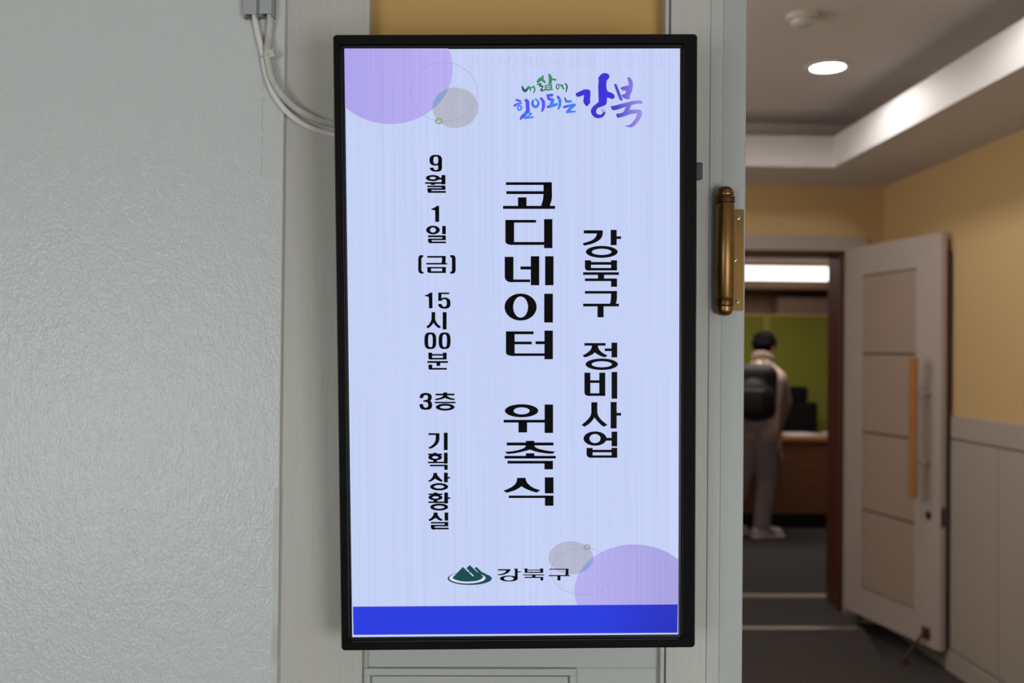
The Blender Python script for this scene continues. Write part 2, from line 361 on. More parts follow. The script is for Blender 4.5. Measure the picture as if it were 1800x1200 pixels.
struct(box('trim_13', (1.12, 6.15, 0.0), (2.15, 6.235, 0.004), steel, bev=0.0015, seg=1), 'bright metal threshold strip behind the far doorway', 'trim')

# ------------------------------------------------------------------ the open far door
H0 = Vector((2.128, 5.855, 0)); H1 = Vector((2.302, 4.998, 0)); LW = (H1 - H0).length
lx = (H1 - H0).normalized(); ly = Vector((lx.y * -1, lx.x, 0)).normalized()     # ly: towards the wall behind the leaf
if ly.x < 0: ly = -ly
DR = Matrix((lx, ly, Vector((0, 0, 1)))).transposed()
door = empty('door_1', (H0.x, H0.y, 0.01), DR); bpy.context.view_layer.update()
struct(door, 'pale painted office door with four inset panels, standing wide open', 'door')
doorp = mat('door_paint', (184, 172, 164), 0.5, spec=0.3)
inset = mat('door_inset_fabric', (170, 151, 136), 0.8, spec=0.2, bump=((500, 500, 500), 0.15, 0.001))
grv = mat('door_groove', (106, 88, 78), 0.8)
def D(name, a, b, m, bev=0.0, seg=1, par=None, label=None):
    o = MB().box(a, b, bev, seg).build(name, m, None, label=label); o.parent = par or door; return o
def dpt(px, py):
    """point of the leaf face under a photo position, in leaf coordinates"""
    d = ray(px, py); n = ly; t = (H0 - CAM).dot(n) / d.dot(n); p = CAM + d * t
    q = DR.transposed() @ (p - Vector((H0.x, H0.y, 0.01))); return q.x, q.z
TH = 0.036; ztd = 2.126
ix0 = dpt(1516, 620)[0]; ix1 = dpt(1611, 620)[0]; izt = dpt(1560, 478)[1]; izb = dpt(1560, 1052)[1]
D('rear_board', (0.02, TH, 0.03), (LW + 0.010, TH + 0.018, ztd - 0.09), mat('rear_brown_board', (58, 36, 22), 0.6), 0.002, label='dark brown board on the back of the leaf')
D('leaf_board', (0, 0.006, 0), (LW, TH, ztd), doorp, 0.003, 2)
st = MB()
st.box((0, 0, 0), (ix0, 0.008, ztd), 0.002); st.box((ix1, 0, 0), (LW, 0.008, ztd), 0.002)
st.box((ix0 - 0.002, 0, izt), (ix1 + 0.002, 0.008, ztd), 0.002); st.box((ix0 - 0.002, 0, 0), (ix1 + 0.002, 0.008, izb), 0.002)
o = st.build('stile_frame', doorp); o.parent = door
bd = MB()
e = 0.016
bd.box((ix1 - 0.001, -0.006, izb - e), (ix1 + e * 2.2, 0.004, izt + e), 0.004, 2); bd.box((ix0 - e, -0.004, izt), (ix1, 0.004, izt + e), 0.003, 2)
bd.box((ix0 - e, -0.004, izb - e), (ix1, 0.004, izb), 0.003, 2); bd.box((ix0 - e, -0.004, izb), (ix0, 0.004, izt), 0.003, 2)
o = bd.build('bead_frame', doorp); o.parent = door
zg = [izb] + [dpt(1560, y)[1] for y in (907, 765, 622)] + [izt]
for a_, b_ in zip(zg, zg[1:]):
    D('inset_panel', (ix0 + 0.004, 0.002, a_ + 0.007), (ix1 - 0.006, 0.007, b_ - 0.007), inset, 0.002)
D('groove_backing', (ix0, 0.0045, izb), (ix1, 0.0065, izt), grv)
hx = dpt(1634, 700)[0]; hz1 = dpt(1634, 625)[1]; hz0 = dpt(1634, 878)[1]
off = 0.085
hnd = D('pull_handle', (hx - 0.026, -off - 0.022, hz0 + 0.01), (hx + 0.026, -off, hz1 - 0.01), mat('handle_wood', (172, 118, 70), 0.45, bump=((90, 90, 6), 0.2, 0.001)), 0.004, 2, label='orange brown wooden bar handle')
for py in (690, 813):
    z_ = dpt(1634, py)[1]
    s_ = MB().cyl((hx, -off + 0.001, z_), (hx, 0.0, z_), 0.009, n=16); s_.cyl((hx, -0.008, z_), (hx, 0.0, z_), 0.017, n=20)
    o = s_.build('standoff', mat('polished_steel', (220, 220, 225), 0.2, metal=1.0), None, True); o.parent = hnd
kx, kz = dpt(1633, 905)
o = MB().lathe([(0.021, 0.0), (0.021, 0.008), (0.017, 0.011), (0.008, 0.011), (0.007, 0.008)], (kx, 0.001, kz), axis=(0, -1, 0), n=24).build('lock_cylinder', mat('dark_bronze', (84, 76, 66), 0.4, metal=0.8), None, True); o.parent = door
D('latch_plate', (LW - 0.002, 0.008, kz - 0.05), (LW + 0.0015, TH - 0.006, kz + 0.05), MATS['dark_bronze'], 0.0005)
sx_, sz_ = dpt(1629, 1112)
ds = MB().box((sx_ - 0.03, -0.012, sz_ - 0.03), (sx_ + 0.03, 0.0, sz_ + 0.03), 0.004, 2)
ds.cap((sx_, -0.018, sz_), 0.008, (sx_ - 0.05, -0.10, ZF + 0.022 - 0.01), 0.007); ds.cyl((sx_ - 0.05, -0.10, ZF + 0.030 - 0.01), (sx_ - 0.053, -0.104, ZF - 0.009), 0.016, 0.019, 16)
o = ds.build('door_stop', mat('stop_metal', (96, 70, 62), 0.5, metal=0.6), None, True); o.parent = door

# ------------------------------------------------------------------ office beyond the doorway
struct(box('ceiling_office', (0.2, 6.06, 2.50), (6.2, 12.4, 2.55), mat('office_ceiling', (168, 140, 118), 0.85)), 'dim ceiling of the office beyond', 'ceiling')
struct(box('wall_office_left', (0.1, 6.06, 0), (0.2, 12.4, 2.5), offwall), 'office wall on the left, out of view', 'wall')
struct(box('wall_office_right', (6.1, 6.06, 0), (6.2, 12.4, 2.5), offwall), 'office wall on the right, out of view', 'wall')
struct(box('wall_office_front', (2.445, 6.0, 0), (6.2, 6.06, 2.5), offwall), 'office side of the hall wall', 'wall')
struct(box('wall_office_back', (0.2, 12.0, 0), (6.2, 12.1, 2.5), offwall), 'brownish rear wall of the office', 'wall')
xc_ = onY(1368, 530, 11.7).x
struct(box('trim_14', (xc_, 11.70, 0), (6.1, 12.0, 2.19), mat('office_cabinet', (176, 146, 126), 0.75), bev=0.004), 'flat pier standing out from the office rear wall', 'pier')
struct(box('trim_15', (0.2, 11.3, 2.27), (6.1, 12.0, 2.5), MATS['office_ceiling']), 'lowered ceiling band over the office rear wall', 'bulkhead')
ll = onY(1473, 470, 10.6); l2 = onY(1473, 493, 10.6)
lr = empty('linear_lamp', (2.3, 10.62, 2.5)); bpy.context.view_layer.update()
tag(lr, 'long glowing white strip lamp under the office ceiling', 'lamp')
part(MB().box((0.9, 10.56, ll.z - 0.004), (ll.x + 0.25, 10.70, 2.50), 0.002), 'housing', mat('lamp_housing', (210, 205, 200), 0.5), lr)
part(MB().box((0.92, 10.55, l2.z), (ll.x + 0.24, 10.69, ll.z - 0.002), 0.01, 3), 'diffuser', mat('tube_light', (255, 250, 246), 0.5, emit=((255, 246, 240), 2.4)), lr)
sp2 = onZ(1345, 467, 2.5)
r2 = empty('ceiling_sensor', sp2); bpy.context.view_layer.update()
tag(r2, 'small pale round sensor on the office ceiling above the strip lamp', 'sensor')
part(MB().lathe([(0.06, 0), (0.06, -0.012), (0.045, -0.03), (0.02, -0.038), (0.001, -0.04)], sp2, n=24), 'dome', sdm, r2, True)
sp3 = onZ(1415, 447, 2.5)
r3 = empty('ceiling_vent', sp3); bpy.context.view_layer.update()
tag(r3, 'pale narrow vent in the office ceiling above the strip lamp', 'vent')
Rv = Matrix.Rotation(math.radians(-50), 3, 'Z')
part(MB().obox((sp3.x, sp3.y, 2.493), (0.30, 0.5, 0.012), Rv, 0.003), 'grille_frame', mat('vent_metal', (205, 190, 170), 0.5), r3)
for k in range(4):
    part(MB().obox(Vector((sp3.x, sp3.y, 2.485)) + Rv @ Vector((-0.10 + 0.067 * k, 0, 0)), (0.03, 0.44, 0.008), Rv, 0.002), 'slat', MATS['vent_metal'], r3)
# green partition
green = mat('green_fabric', (152, 156, 66), 0.9, spec=0.1, bump=((400, 400, 400), 0.3, 0.001))
grail = mat('pale_rail', (212, 190, 110), 0.45)
zt = onY(1400, 552, 10.0).z; seam = onY(1348, 552, 10.0).x
for x0, x1, lb in ((seam - 1.2, seam - 0.006, 'olive green fabric office partition panel left of the seam, behind the person'), (seam + 0.006, seam + 1.5, 'wide olive green fabric office partition panel right of the seam, behind the chair')):
    g = empty('partition_screen', ((x0 + x1) / 2, 10.02, 0)); bpy.context.view_layer.update()
    tag(g, lb, 'partition', 'green office partition screens')
    part(MB().box((x0 + 0.02, 10.0, 0.06), (x1 - 0.02, 10.04, zt - 0.025), 0.006, 2), 'fabric_panel', green, g)
    part(MB().box((x0, 9.99, zt - 0.03), (x1, 10.05, zt), 0.008, 3), 'top_rail', grail, g)
    part(MB().box((x0, 9.995, 0.0), (x0 + 0.022, 10.045, zt - 0.028), 0.004, 2), 'post', grail, g)
    part(MB().box((x1 - 0.022, 9.995, 0.0), (x1, 10.045, zt - 0.028), 0.004, 2), 'post', grail, g)
    part(MB().box((x0, 9.98, 0.0), (x1, 10.06, 0.06), 0.004, 2), 'foot_rail', mat('foot_metal', (90, 84, 78), 0.5), g)
# desk
dk = empty('office_desk', (2.6, 8.9, 0)); bpy.context.view_layer.update()
tag(dk, 'brown wooden counter desk with dark plinth before the green partition', 'desk')
wood = mat('desk_wood', (138, 90, 60), 0.5, bump=((6, 6, 120), 0.1, 0.001), var=((3, 3, 60), 0.7, (114, 72, 48)))
woodt = mat('desk_top_wood', (176, 122, 80), 0.4, var=((60, 4, 4), 0.6, (158, 106, 66)))
part(MB().box((1.3, 8.585, 0.755), (4.2, 9.26, 0.787), 0.004, 2), 'desk_top', woodt, dk)
for x0, x1 in ((1.32, 2.28), (2.283, 3.24), (3.243, 4.18)):
    part(MB().box((x0, 8.60, 0.13), (x1, 8.62, 0.754), 0.002), 'front_panel', wood, dk)
part(MB().box((1.32, 8.62, 0.04), (1.345, 9.24, 0.754), 0.002), 'side_panel', wood, dk)
part(MB().box((4.155, 8.62, 0.04), (4.18, 9.24, 0.754), 0.002), 'side_panel', wood, dk)
part(MB().box((1.36, 8.64, 0.0), (4.14, 8.67, 0.13), 0.002), 'plinth', mat('plinth_black', (26, 24, 23), 0.7), dk)
paper = mat('paper', (238, 226, 218), 0.7)
def sheet(name, px, py, a, wd, ht, lb):
    p = onZ(px, py, 0.788); R = Matrix.Rotation(math.radians(a), 3, 'Z')
    s = MB(); n = 4
    for k in range(3): s.obox((p.x + 0.004 * k, p.y - 0.003 * k, 0.7882 + 0.0012 * k), (wd, ht, 0.0010), R @ Matrix.Rotation(0.03 * k, 3, 'Z'))
    tag(s.build(name, paper), lb, 'paper', 'papers on the office desk')
sheet('paper_sheet', 1405, 763, 12, 0.30, 0.34, 'loose stack of white papers on the desk right beside the person')
sheet('paper_sheet', 1461, 762, -8, 0.14, 0.30, 'white paper sheets on the desk by the doorway jamb')
# office chair behind the desk
cx = onY(1392, 700, 9.55).x
och = empty('office_chair', (cx, 9.5, 0)); bpy.context.view_layer.update()
tag(och, 'black office chair with separate headrest behind the desk', 'chair')
blk = mat('black_mesh_fabric', (22, 21, 23), 0.85, spec=0.2, bump=((300, 300, 300), 0.3, 0.001)); blkp = mat('black_plastic', (28, 28, 30), 0.45)
zb = onY(1400, 706, 9.6).z; zh = onY(1400, 679, 9.6).z
part(MB().box((cx - 0.27, 9.58, 0.56), (cx + 0.27, 9.66, zb), 0.035, 4), 'backrest', blk, och, True)
part(MB().box((cx - 0.175, 9.585, zb - 0.004), (cx + 0.175, 9.65, zh), 0.03, 4), 'headrest', blk, och, True)
part(MB().cyl((cx, 9.64, zb - 0.2), (cx, 9.64, zh - 0.05), 0.018, n=12), 'headrest_post', blkp, och, True)
part(MB().box((cx - 0.25, 9.20, 0.44), (cx + 0.25, 9.62, 0.52), 0.03, 4), 'seat', blk, och, True)
part(MB().cyl((cx, 9.42, 0.1), (cx, 9.42, 0.45), 0.028, n=16), 'gas_post', blkp, och, True)
for s_ in (-1, 1):
    part(MB().cap((cx + s_ * 0.29, 9.5, 0.46), 0.014, (cx + s_ * 0.29, 9.48, 0.66), 0.014).box((cx + s_ * 0.29 - 0.035, 9.34, 0.655), (cx + s_ * 0.29 + 0.035, 9.60, 0.685), 0.01, 2).cap((cx + s_ * 0.2, 9.46, 0.45), 0.012, (cx + s_ * 0.29, 9.5, 0.46), 0.012), 'armrest', blkp, och, True)
for k in range(5):
    a_ = 2 * math.pi * k / 5 + 0.3; q = (cx + 0.27 * math.cos(a_), 9.42 + 0.27 * math.sin(a_))
    lg = part(MB().cap((cx, 9.42, 0.11), 0.024, (q[0], q[1], 0.075), 0.015), 'leg', blkp, och, True)
    o = MB().cyl((q[0] - 0.015, q[1], 0.03), (q[0] + 0.015, q[1], 0.03), 0.03, n=16).build('caster', blkp, None, True); o.parent = lg

# ------------------------------------------------------------------ person (body, clothes) by voxel-fused tapered limbs
def fuse(mb, name, m, root, voxel, smooth_it=6, label=None):
    o = mb.build(name, m)
    md = o.modifiers.new('fuse', 'REMESH'); md.mode = 'VOXEL'; md.voxel_size = voxel; md.use_smooth_shade = True
    sm = o.modifiers.new('soft', 'SMOOTH'); sm.factor = 0.5; sm.iterations = smooth_it
    dg = bpy.context.evaluated_depsgraph_get(); dg.update()
    me = bpy.data.meshes.new_from_object(o.evaluated_get(dg)); old = o.data; o.modifiers.clear(); o.data = me; bpy.data.meshes.remove(old)
    if not me.materials: me.materials.append(m)
    for p in me.polygons: p.use_smooth = True
    reloc(o, root)
    if label: o['label'] = label
    return o
YPs = 8.16
def W(px, py, dy=0.0): return onY(px, py, YPs + dy)
pr = empty('person', (W(1335, 945).x, YPs, 0)); bpy.context.view_layer.update()
tag(pr, 'person in a beige jacket and grey trousers leaning over the office desk, back turned', 'person')
skin = mat('skin', (196, 140, 116), 0.55)
J = dict(pel=W(1327, 746, 0.02), sp=W(1329, 712, 0.05), ch=W(1334, 672, 0.12), nk=W(1340, 636, 0.20), hd=W(1343, 611, 0.245),
         rsh=W(1366, 667, 0.06), rel=W(1377, 706, 0.16), rwr=W(1369, 742, 0.33), lsh=W(1304, 666, 0.20), lel=W(1297, 706, 0.36), lwr=W(1318, 738, 0.46),
         rhp=W(1340, 757, -0.01), rkn=W(1347, 842, 0.03), ran=W(1339, 922, -0.01), lhp=W(1313, 757, 0.08), lkn=W(1303, 842, 0.09), lan=W(1283, 918, 0.07))
fd = Vector((0.55, 0.835, 0)).normalized(); rt = Vector((fd.y, -fd.x, 0))             # facing and his right
b = MB(); C_ = b.cap
C_(J['pel'] - rt * 0.07, 0.105, J['pel'] + rt * 0.07, 0.105); C_(J['pel'] - rt * 0.05, 0.10, J['sp'] - rt * 0.05, 0.095); C_(J['pel'] + rt * 0.05, 0.10, J['sp'] + rt * 0.05, 0.095)
C_(J['sp'] - rt * 0.05, 0.095, J['ch'] - rt * 0.07, 0.105); C_(J['sp'] + rt * 0.05, 0.095, J['ch'] + rt * 0.07, 0.105); C_(J['ch'] - rt * 0.09, 0.085, J['ch'] + rt * 0.09, 0.085)
C_(J['lsh'], 0.055, J['rsh'], 0.055); C_(J['ch'], 0.09, J['nk'], 0.058); C_(J['nk'], 0.056, J['hd'] - Vector((0, 0, 0.04)), 0.052)
hdn = (fd * 0.82 + Vector((0, 0, -0.57))).normalized(); hup = (Vector((0, 0, 1)) - hdn * hdn.z).normalized(); hrt = hdn.cross(hup)
HR = Matrix((hrt, hdn, hup)).transposed()
hp = lambda x, y, z: J['hd'] + HR @ Vector((x, y, z))
b.ball(hp(0, -0.01, 0.02), (0.076, 0.095, 0.088), 20, HR); b.ball(hp(0, 0.03, -0.045), (0.058, 0.062, 0.068), 18, HR); b.ball(hp(0, 0.055, -0.09), (0.032, 0.03, 0.024), 12, HR)
C_(hp(0, 0.088, 0.005), 0.010, hp(0, 0.112, -0.032), 0.015, 10); b.ball(hp(0, 0.088, -0.068), (0.024, 0.010, 0.010), 10, HR)
b.ball(hp(0, 0.080, 0.028), (0.05, 0.016, 0.010), 10, HR)
for s_ in (-1, 1): b.ball(hp(s_ * 0.078, -0.005, -0.012), (0.012, 0.022, 0.032), 12, HR)
def arm(sh, el, wr, s_):
    C_(J[sh], 0.052, J[el], 0.042); C_(J[el], 0.041, J[wr], 0.028)
    dr = (J[wr] - J[el]).normalized(); dr = (dr + Vector((0, 0, -0.35))).normalized(); side = dr.cross(Vector((0, 0, 1))).normalized(); nrm = side.cross(dr).normalized()
    pc = J[wr] + dr * 0.05
    for t in (-0.022, 0.0, 0.022): C_(J[wr] + side * t * 0.6, 0.020, J[wr] + dr * 0.09 + side * t * 1.2, 0.015, 10)
    for k, (t, L_) in enumerate(((-0.031, 0.060), (-0.0105, 0.075), (0.0105, 0.080), (0.031, 0.068))):
        a0 = J[wr] + dr * 0.088 + side * t; a1 = a0 + dr * L_ * 0.5 + side * t * 0.15 - nrm * 0.008; a2 = a1 + dr * L_ * 0.42 - nrm * 0.022
        C_(a0, 0.0092, a1, 0.0088, 8); C_(a1, 0.0088, a2, 0.0078, 8)
    t0 = J[wr] + dr * 0.03 - side * s_ * 0.03; t1 = t0 + dr * 0.035 - side * s_ * 0.028 - nrm * 0.008; t2 = t1 + dr * 0.032 - side * s_ * 0.008 - nrm * 0.008
    C_(t0, 0.013, t1, 0.010, 8); C_(t1, 0.010, t2, 0.0085, 8)
arm('rsh', 'rel', 'rwr', 1); arm('lsh', 'lel', 'lwr', -1)
FR = [(J['ran'], Vector((0.96, 0.28, 0)).normalized()), (J['lan'], Vector((0.9, 0.43, 0)).normalized())]
for hp_, kn, an in (('rhp', 'rkn', 'ran'), ('lhp', 'lkn', 'lan')):
    C_(J[hp_], 0.088, J[kn], 0.056); C_(J[kn], 0.054, J[an], 0.038)
for an, dr in FR:
    C_(an, 0.036, Vector((an.x, an.y, 0.05)) - dr * 0.035, 0.034); C_(Vector((an.x, an.y, 0.05)) - dr * 0.03, 0.032, Vector((an.x, an.y, 0.04)) + dr * 0.13, 0.026)
body = fuse(b, 'body', skin, pr, 0.0065, 5)
for s_ in (-1, 1):
    part(MB().ball(hp(s_ * 0.032, 0.083, 0.005), 0.012, 12), 'eye', mat('eye_white', (228, 224, 220), 0.2), pr, True)
h_ = MB(); h_.ball(hp(0, -0.022, 0.040), (0.099, 0.110, 0.097), 20, HR); h_.ball(hp(0, -0.055, -0.012), (0.088, 0.066, 0.066), 18, HR); h_.ball(hp(0.02, 0.05, 0.085), (0.06, 0.045, 0.030), 14, HR); h_.ball(hp(-0.03, 0.045, 0.08), (0.05, 0.045, 0.030), 14, HR)
for k in range(46):
    a_ = random.uniform(0, 2 * math.pi); z_ = random.uniform(-0.3, 0.95); q = math.sqrt(1 - z_ * z_)
    v = Vector((0.096 * q * math.cos(a_), -0.02 + 0.1 * q * math.sin(a_), 0.038 + 0.094 * z_))
    if v.y > 0.05 and v.z < 0.06: continue
    h_.ball(hp(*v), random.uniform(0.012, 0.02), 8)
fuse(h_, 'hair', mat('black_hair', (10, 8, 8), 0.8, spec=0.1, bump=((300, 300, 300), 0.5, 0.002)), pr, 0.006, 2)
# jacket
jm = mat('beige_jacket', (202, 178, 160), 0.85, spec=0.15, bump=((60, 60, 60), 0.5, 0.006))
b = MB(); C_ = b.cap
low = J['pel'] + Vector((0, 0, -0.055))
for t in (-0.10, -0.04, 0.04, 0.10):
    C_(low + rt * t * 0.95, 0.105, J['sp'] + rt * t * 0.9, 0.112); C_(J['sp'] + rt * t * 0.9, 0.112, J['ch'] + rt * t * 1.0, 0.118)
C_(J['ch'] - rt * 0.12, 0.105, J['ch'] + rt * 0.12, 0.105)
C_(J['lsh'], 0.078, J['rsh'], 0.078); C_(J['ch'] + Vector((0, 0, 0.06)), 0.12, J['nk'] - Vector((0, 0, 0.03)), 0.082)
C_(J['nk'] - Vector((0, 0, 0.035)), 0.075, J['rsh'], 0.082); C_(J['nk'] - Vector((0, 0, 0.035)), 0.075, J['lsh'], 0.082); C_(J['rsh'], 0.084, J['rel'], 0.070); C_(J['rel'], 0.070, J['rwr'], 0.046); C_(J['lsh'], 0.080, J['lel'], 0.066); C_(J['lel'], 0.066, J['lwr'], 0.046)
for k in range(10):                                                       # folded collar
    a0 = 2 * math.pi * k / 10; a1 = 2 * math.pi * (k + 1) / 10
    f_ = lambda a: J['nk'] + Vector((0, 0, 0.015)) + HR @ Vector((0.066 * math.cos(a), 0.066 * math.sin(a), 0.022))
    C_(f_(a0), 0.030, f_(a1), 0.030, 8)
C_(W(1358, 742, 0.14), 0.045, W(1369, 788, 0.12), 0.026); C_(W(1369, 785, 0.12), 0.024, W(1375, 806, 0.12), 0.012)      # loose hem hanging forward
fuse(b, 'jacket', jm, pr, 0.009, 4)
# trousers
tm = mat('grey_trousers', (160, 153, 157), 0.9, spec=0.1, bump=((40, 40, 40), 0.5, 0.008))
b = MB(); C_ = b.cap
C_(J['pel'] - rt * 0.06, 0.120, J['pel'] + rt * 0.06, 0.120); C_(J['rhp'], 0.112, J['rkn'], 0.083); C_(J['rkn'], 0.083, J['ran'] + Vector((0, 0, 0.03)), 0.070)
C_(J['lhp'], 0.112, J['lkn'], 0.083); C_(J['lkn'], 0.083, J['lan'] + Vector((0, 0, 0.03)), 0.070)
for an in ('ran', 'lan'): b.cyl(J[an] + Vector((0, 0, -0.035)), J[an] + Vector((0, 0, 0.04)), 0.072, 0.070, 16)
fuse(b, 'trousers', tm, pr, 0.009, 3)
sm_ = mat('white_sneaker', (240, 232, 224), 0.6); so_ = mat('sneaker_sole', (232, 226, 216), 0.6); stq = mat('dark_stripe', (52, 48, 50), 0.6)
for an, dr in FR:
    sd_ = Vector((dr.y, -dr.x, 0)); g = Vector((an.x, an.y, 0)); R_ = Matrix((dr, -sd_, Vector((0, 0, 1)))).transposed()
    s = MB(); s.cap(g - dr * 0.045 + Vector((0, 0, 0.055)), 0.043, g + dr * 0.04 + Vector((0, 0, 0.055)), 0.046); s.cap(g + dr * 0.04 + Vector((0, 0, 0.055)), 0.046, g + dr * 0.155 + Vector((0, 0, 0.042)), 0.036); s.cyl(g + Vector((0, 0, 0.06)), g + Vector((0, 0, 0.125)) - dr * 0.012, 0.048, 0.046, 18)
    sh = fuse(s, 'shoe', sm_, pr, 0.006, 3)
    s = MB(); s.obox(g + dr * 0.055 + Vector((0, 0, 0.013)), (0.285, 0.094, 0.024), R_, 0.011, 3); o = s.build('sole', so_, None, True); o.parent = sh
    for k in range(3):
        s = MB(); s.obox(g + dr * (0.035 + 0.026 * k) + sd_ * 0.0455 + Vector((0, 0, 0.055)), (0.011, 0.006, 0.06), R_ @ Matrix.Rotation(math.radians(-22), 3, 'Y'), 0.002); o = s.build('stripe', stq); o.parent = sh
# backpack
bpc = W(1330, 690, -0.05)
bp_ = empty('backpack', bpc); bpy.context.view_layer.update()
tag(bp_, 'black backpack worn on the back of the person at the desk', 'backpack')
bkm = mat('black_nylon', (38, 37, 39), 0.65, bump=((40, 40, 40), 0.5, 0.006))
bx = (J['ch'] - J['sp']).normalized(); bR = Matrix((rt, fd, Vector((0, 0, 1)))).transposed()
tilt = bR @ Matrix.Rotation(math.radians(-9), 3, 'X')
bq = lambda x, y, z: bpc + tilt @ Vector((x, y, z))
s = MB(); s.obox(bq(0, 0, 0.01), (0.33, 0.19, 0.46), tilt, 0.09, 6); s.ball(bq(0, -0.03, -0.05), (0.172, 0.115, 0.19), 20, tilt)
fuse(s, 'main_bag', bkm, bp_, 0.009, 4)
s = MB(); s.obox(bq(0, -0.115, -0.085), (0.23, 0.07, 0.20), tilt, 0.028, 4); part(s, 'front_pocket', bkm, bp_, True)
s = MB(); s.tube([bq(-0.045, 0.04, 0.235), bq(-0.03, 0.02, 0.275), bq(0.03, 0.02, 0.275), bq(0.045, 0.04, 0.235)], 0.008, 8); part(s, 'carry_handle', bkm, bp_, True)
for t, nm in ((-1, 'lsh'), (1, 'rsh')):
    base = J['nk'].lerp(J[nm], 0.55); dn = J[nm].lerp(J['ch'], 0.3)
    s = MB(); s.tube([bq(t * 0.08, 0.07, 0.20), base + Vector((0, 0, 0.055)) - fd * 0.03, base + Vector((0, 0, 0.05)) + fd * 0.05, dn + fd * 0.13, J['sp'].lerp(J['ch'], 0.3) + rt * t * 0.17 + fd * 0.06, bq(t * 0.13, 0.05, -0.17)], 0.016, 8); part(s, 'shoulder_strap', bkm, bp_, True)

# ------------------------------------------------------------------ wall display
def rotm(a, b, c): return Matrix.Rotation(c, 3, 'Z') @ Matrix.Rotation(a, 3, 'X') @ Matrix.Rotation(b, 3, 'Y')
TVC = Vector((0.0361, 1.1958, 1.5082)); TVR = rotm(0.0605, -0.0155, -0.0135)
tv = empty('wall_display', TVC, TVR); bpy.context.view_layer.update()
tag(tv, 'upright black framed screen with Korean event notice hung on the wall', 'display')
TVI = TVR.transposed()
def tvp(px, py, y=0.0):
    d = TVI @ ray(px, py); c = TVI @ (CAM - TVC); t = (y - c.y) / d.y; return c + d * t
gloss = mat('gloss_black_bezel', (8, 8, 9), 0.08, spec=0.5)
matte = mat('matte_black_border', (13, 13, 15), 0.32, spec=0.5)
def rrect(x0, x1, z0, z1, y, r, n=6):
    out = []
    for cx_, cz_, a0 in ((x1 - r, z1 - r, 0), (x0 + r, z1 - r, 90), (x0 + r, z0 + r, 180), (x1 - r, z0 + r, 270)):
        for k in range(n + 1):
            a = math.radians(a0 + 90 * k / n); out.append(Vector((cx_ + r * math.cos(a), y, cz_ + r * math.sin(a))))
    return out
def loft(loops, cap_first=False, cap_last=False):
    m = MB(); R = [[m.bm.verts.new(p) for p in L] for L in loops]
    for a, b in zip(R, R[1:]):
        n = len(a)
        for i in range(n): m.bm.faces.new((a[i], a[(i + 1) % n], b[(i + 1) % n], b[i]))
    if cap_first: m.bm.faces.new(R[0][::-1])
    if cap_last: m.bm.faces.new(R[-1])
    return m
OX, OZ = 0.21625, 0.37035
LX0, LX1, LZ0, LZ1 = -0.2025, 0.1954, -0.3541, 0.3532           # lit area
GX0, GX1, GZ0, GZ1 = -0.2055, 0.1990, -0.3583, 0.3582           # inner edge of the gloss frame
o = loft([rrect(-OX, OX, -OZ, OZ, 0.030, 0.0045), rrect(-OX, OX, -OZ, OZ, 0.0030, 0.0045), rrect(-OX + 0.0008, OX - 0.0008, -OZ + 0.0008, OZ - 0.0008, 0.0008, 0.0042),
          rrect(-OX + 0.0022, OX - 0.0022, -OZ + 0.0022, OZ - 0.0022, 0.0, 0.0036),
          rrect(GX0 - 0.0010, GX1 + 0.0010, GZ0 - 0.0010, GZ1 + 0.0010, 0.0007, 0.0012), rrect(GX0, GX1, GZ0, GZ1, 0.0034, 0.0008)]).build('bezel', gloss, tv, True, label='glossy black outer frame'); o.data.set_sharp_from_angle(angle=math.radians(12))
o = loft([rrect(GX0 - 0.0002, GX1 + 0.0002, GZ0 - 0.0002, GZ1 + 0.0002, 0.0034, 0.0006), rrect(GX0, GX1, GZ0, GZ1, 0.0042, 0.0006), rrect(LX0, LX1, LZ0, LZ1, 0.0042, 0.0002)]).build('inner_border', matte, tv)
o = loft([rrect(-OX + 0.001, OX - 0.001, -OZ + 0.001, OZ - 0.001, 0.029, 0.005), rrect(-OX + 0.012, OX - 0.012, -OZ + 0.012, OZ - 0.012, 0.042, 0.01), rrect(-OX + 0.06, OX - 0.06, -OZ + 0.08, OZ - 0.08, 0.050, 0.02)], True, True).build('rear_housing', mat('housing_plastic', (24, 24, 26), 0.5), tv)
bt0 = tvp(1225, 286, 0.012); bt1 = tvp(1233.5, 316, 0.012)
MB().box((OX - 0.004, 0.006, bt1.z), (bt0.x + 0.0062, 0.022, bt0.z), 0.0022, 2).build('sensor_button', mat('sensor_plastic', (58, 66, 66), 0.4), tv, label='dark grey nub on the right edge')
# bracket between housing and wall
ws = lambda p: TVI @ (Vector(p) - TVC)
bk = MB()
for x_ in (-0.10, 0.10): bk.box((x_ - 0.012, 0.046, -0.16), (x_ + 0.012, 0.056, 0.16), 0.001)
bk.box((-0.112, 0.048, -0.05), (0.112, 0.054, 0.05), 0.001)
c0 = ws((TVC.x, YP, 1.60)); 
bk.cap(Vector((-0.1, 0.052, 0.13)), 0.006, Vector((-0.1, c0.y, 0.10)), 0.006, 8); bk.cap(Vector((0.1, 0.052, 0.13)), 0.006, Vector((0.1, c0.y, 0.10)), 0.006, 8)
bk.build('wall_bracket', mat('bracket_steel', (60, 60, 62), 0.5, metal=0.8), tv)

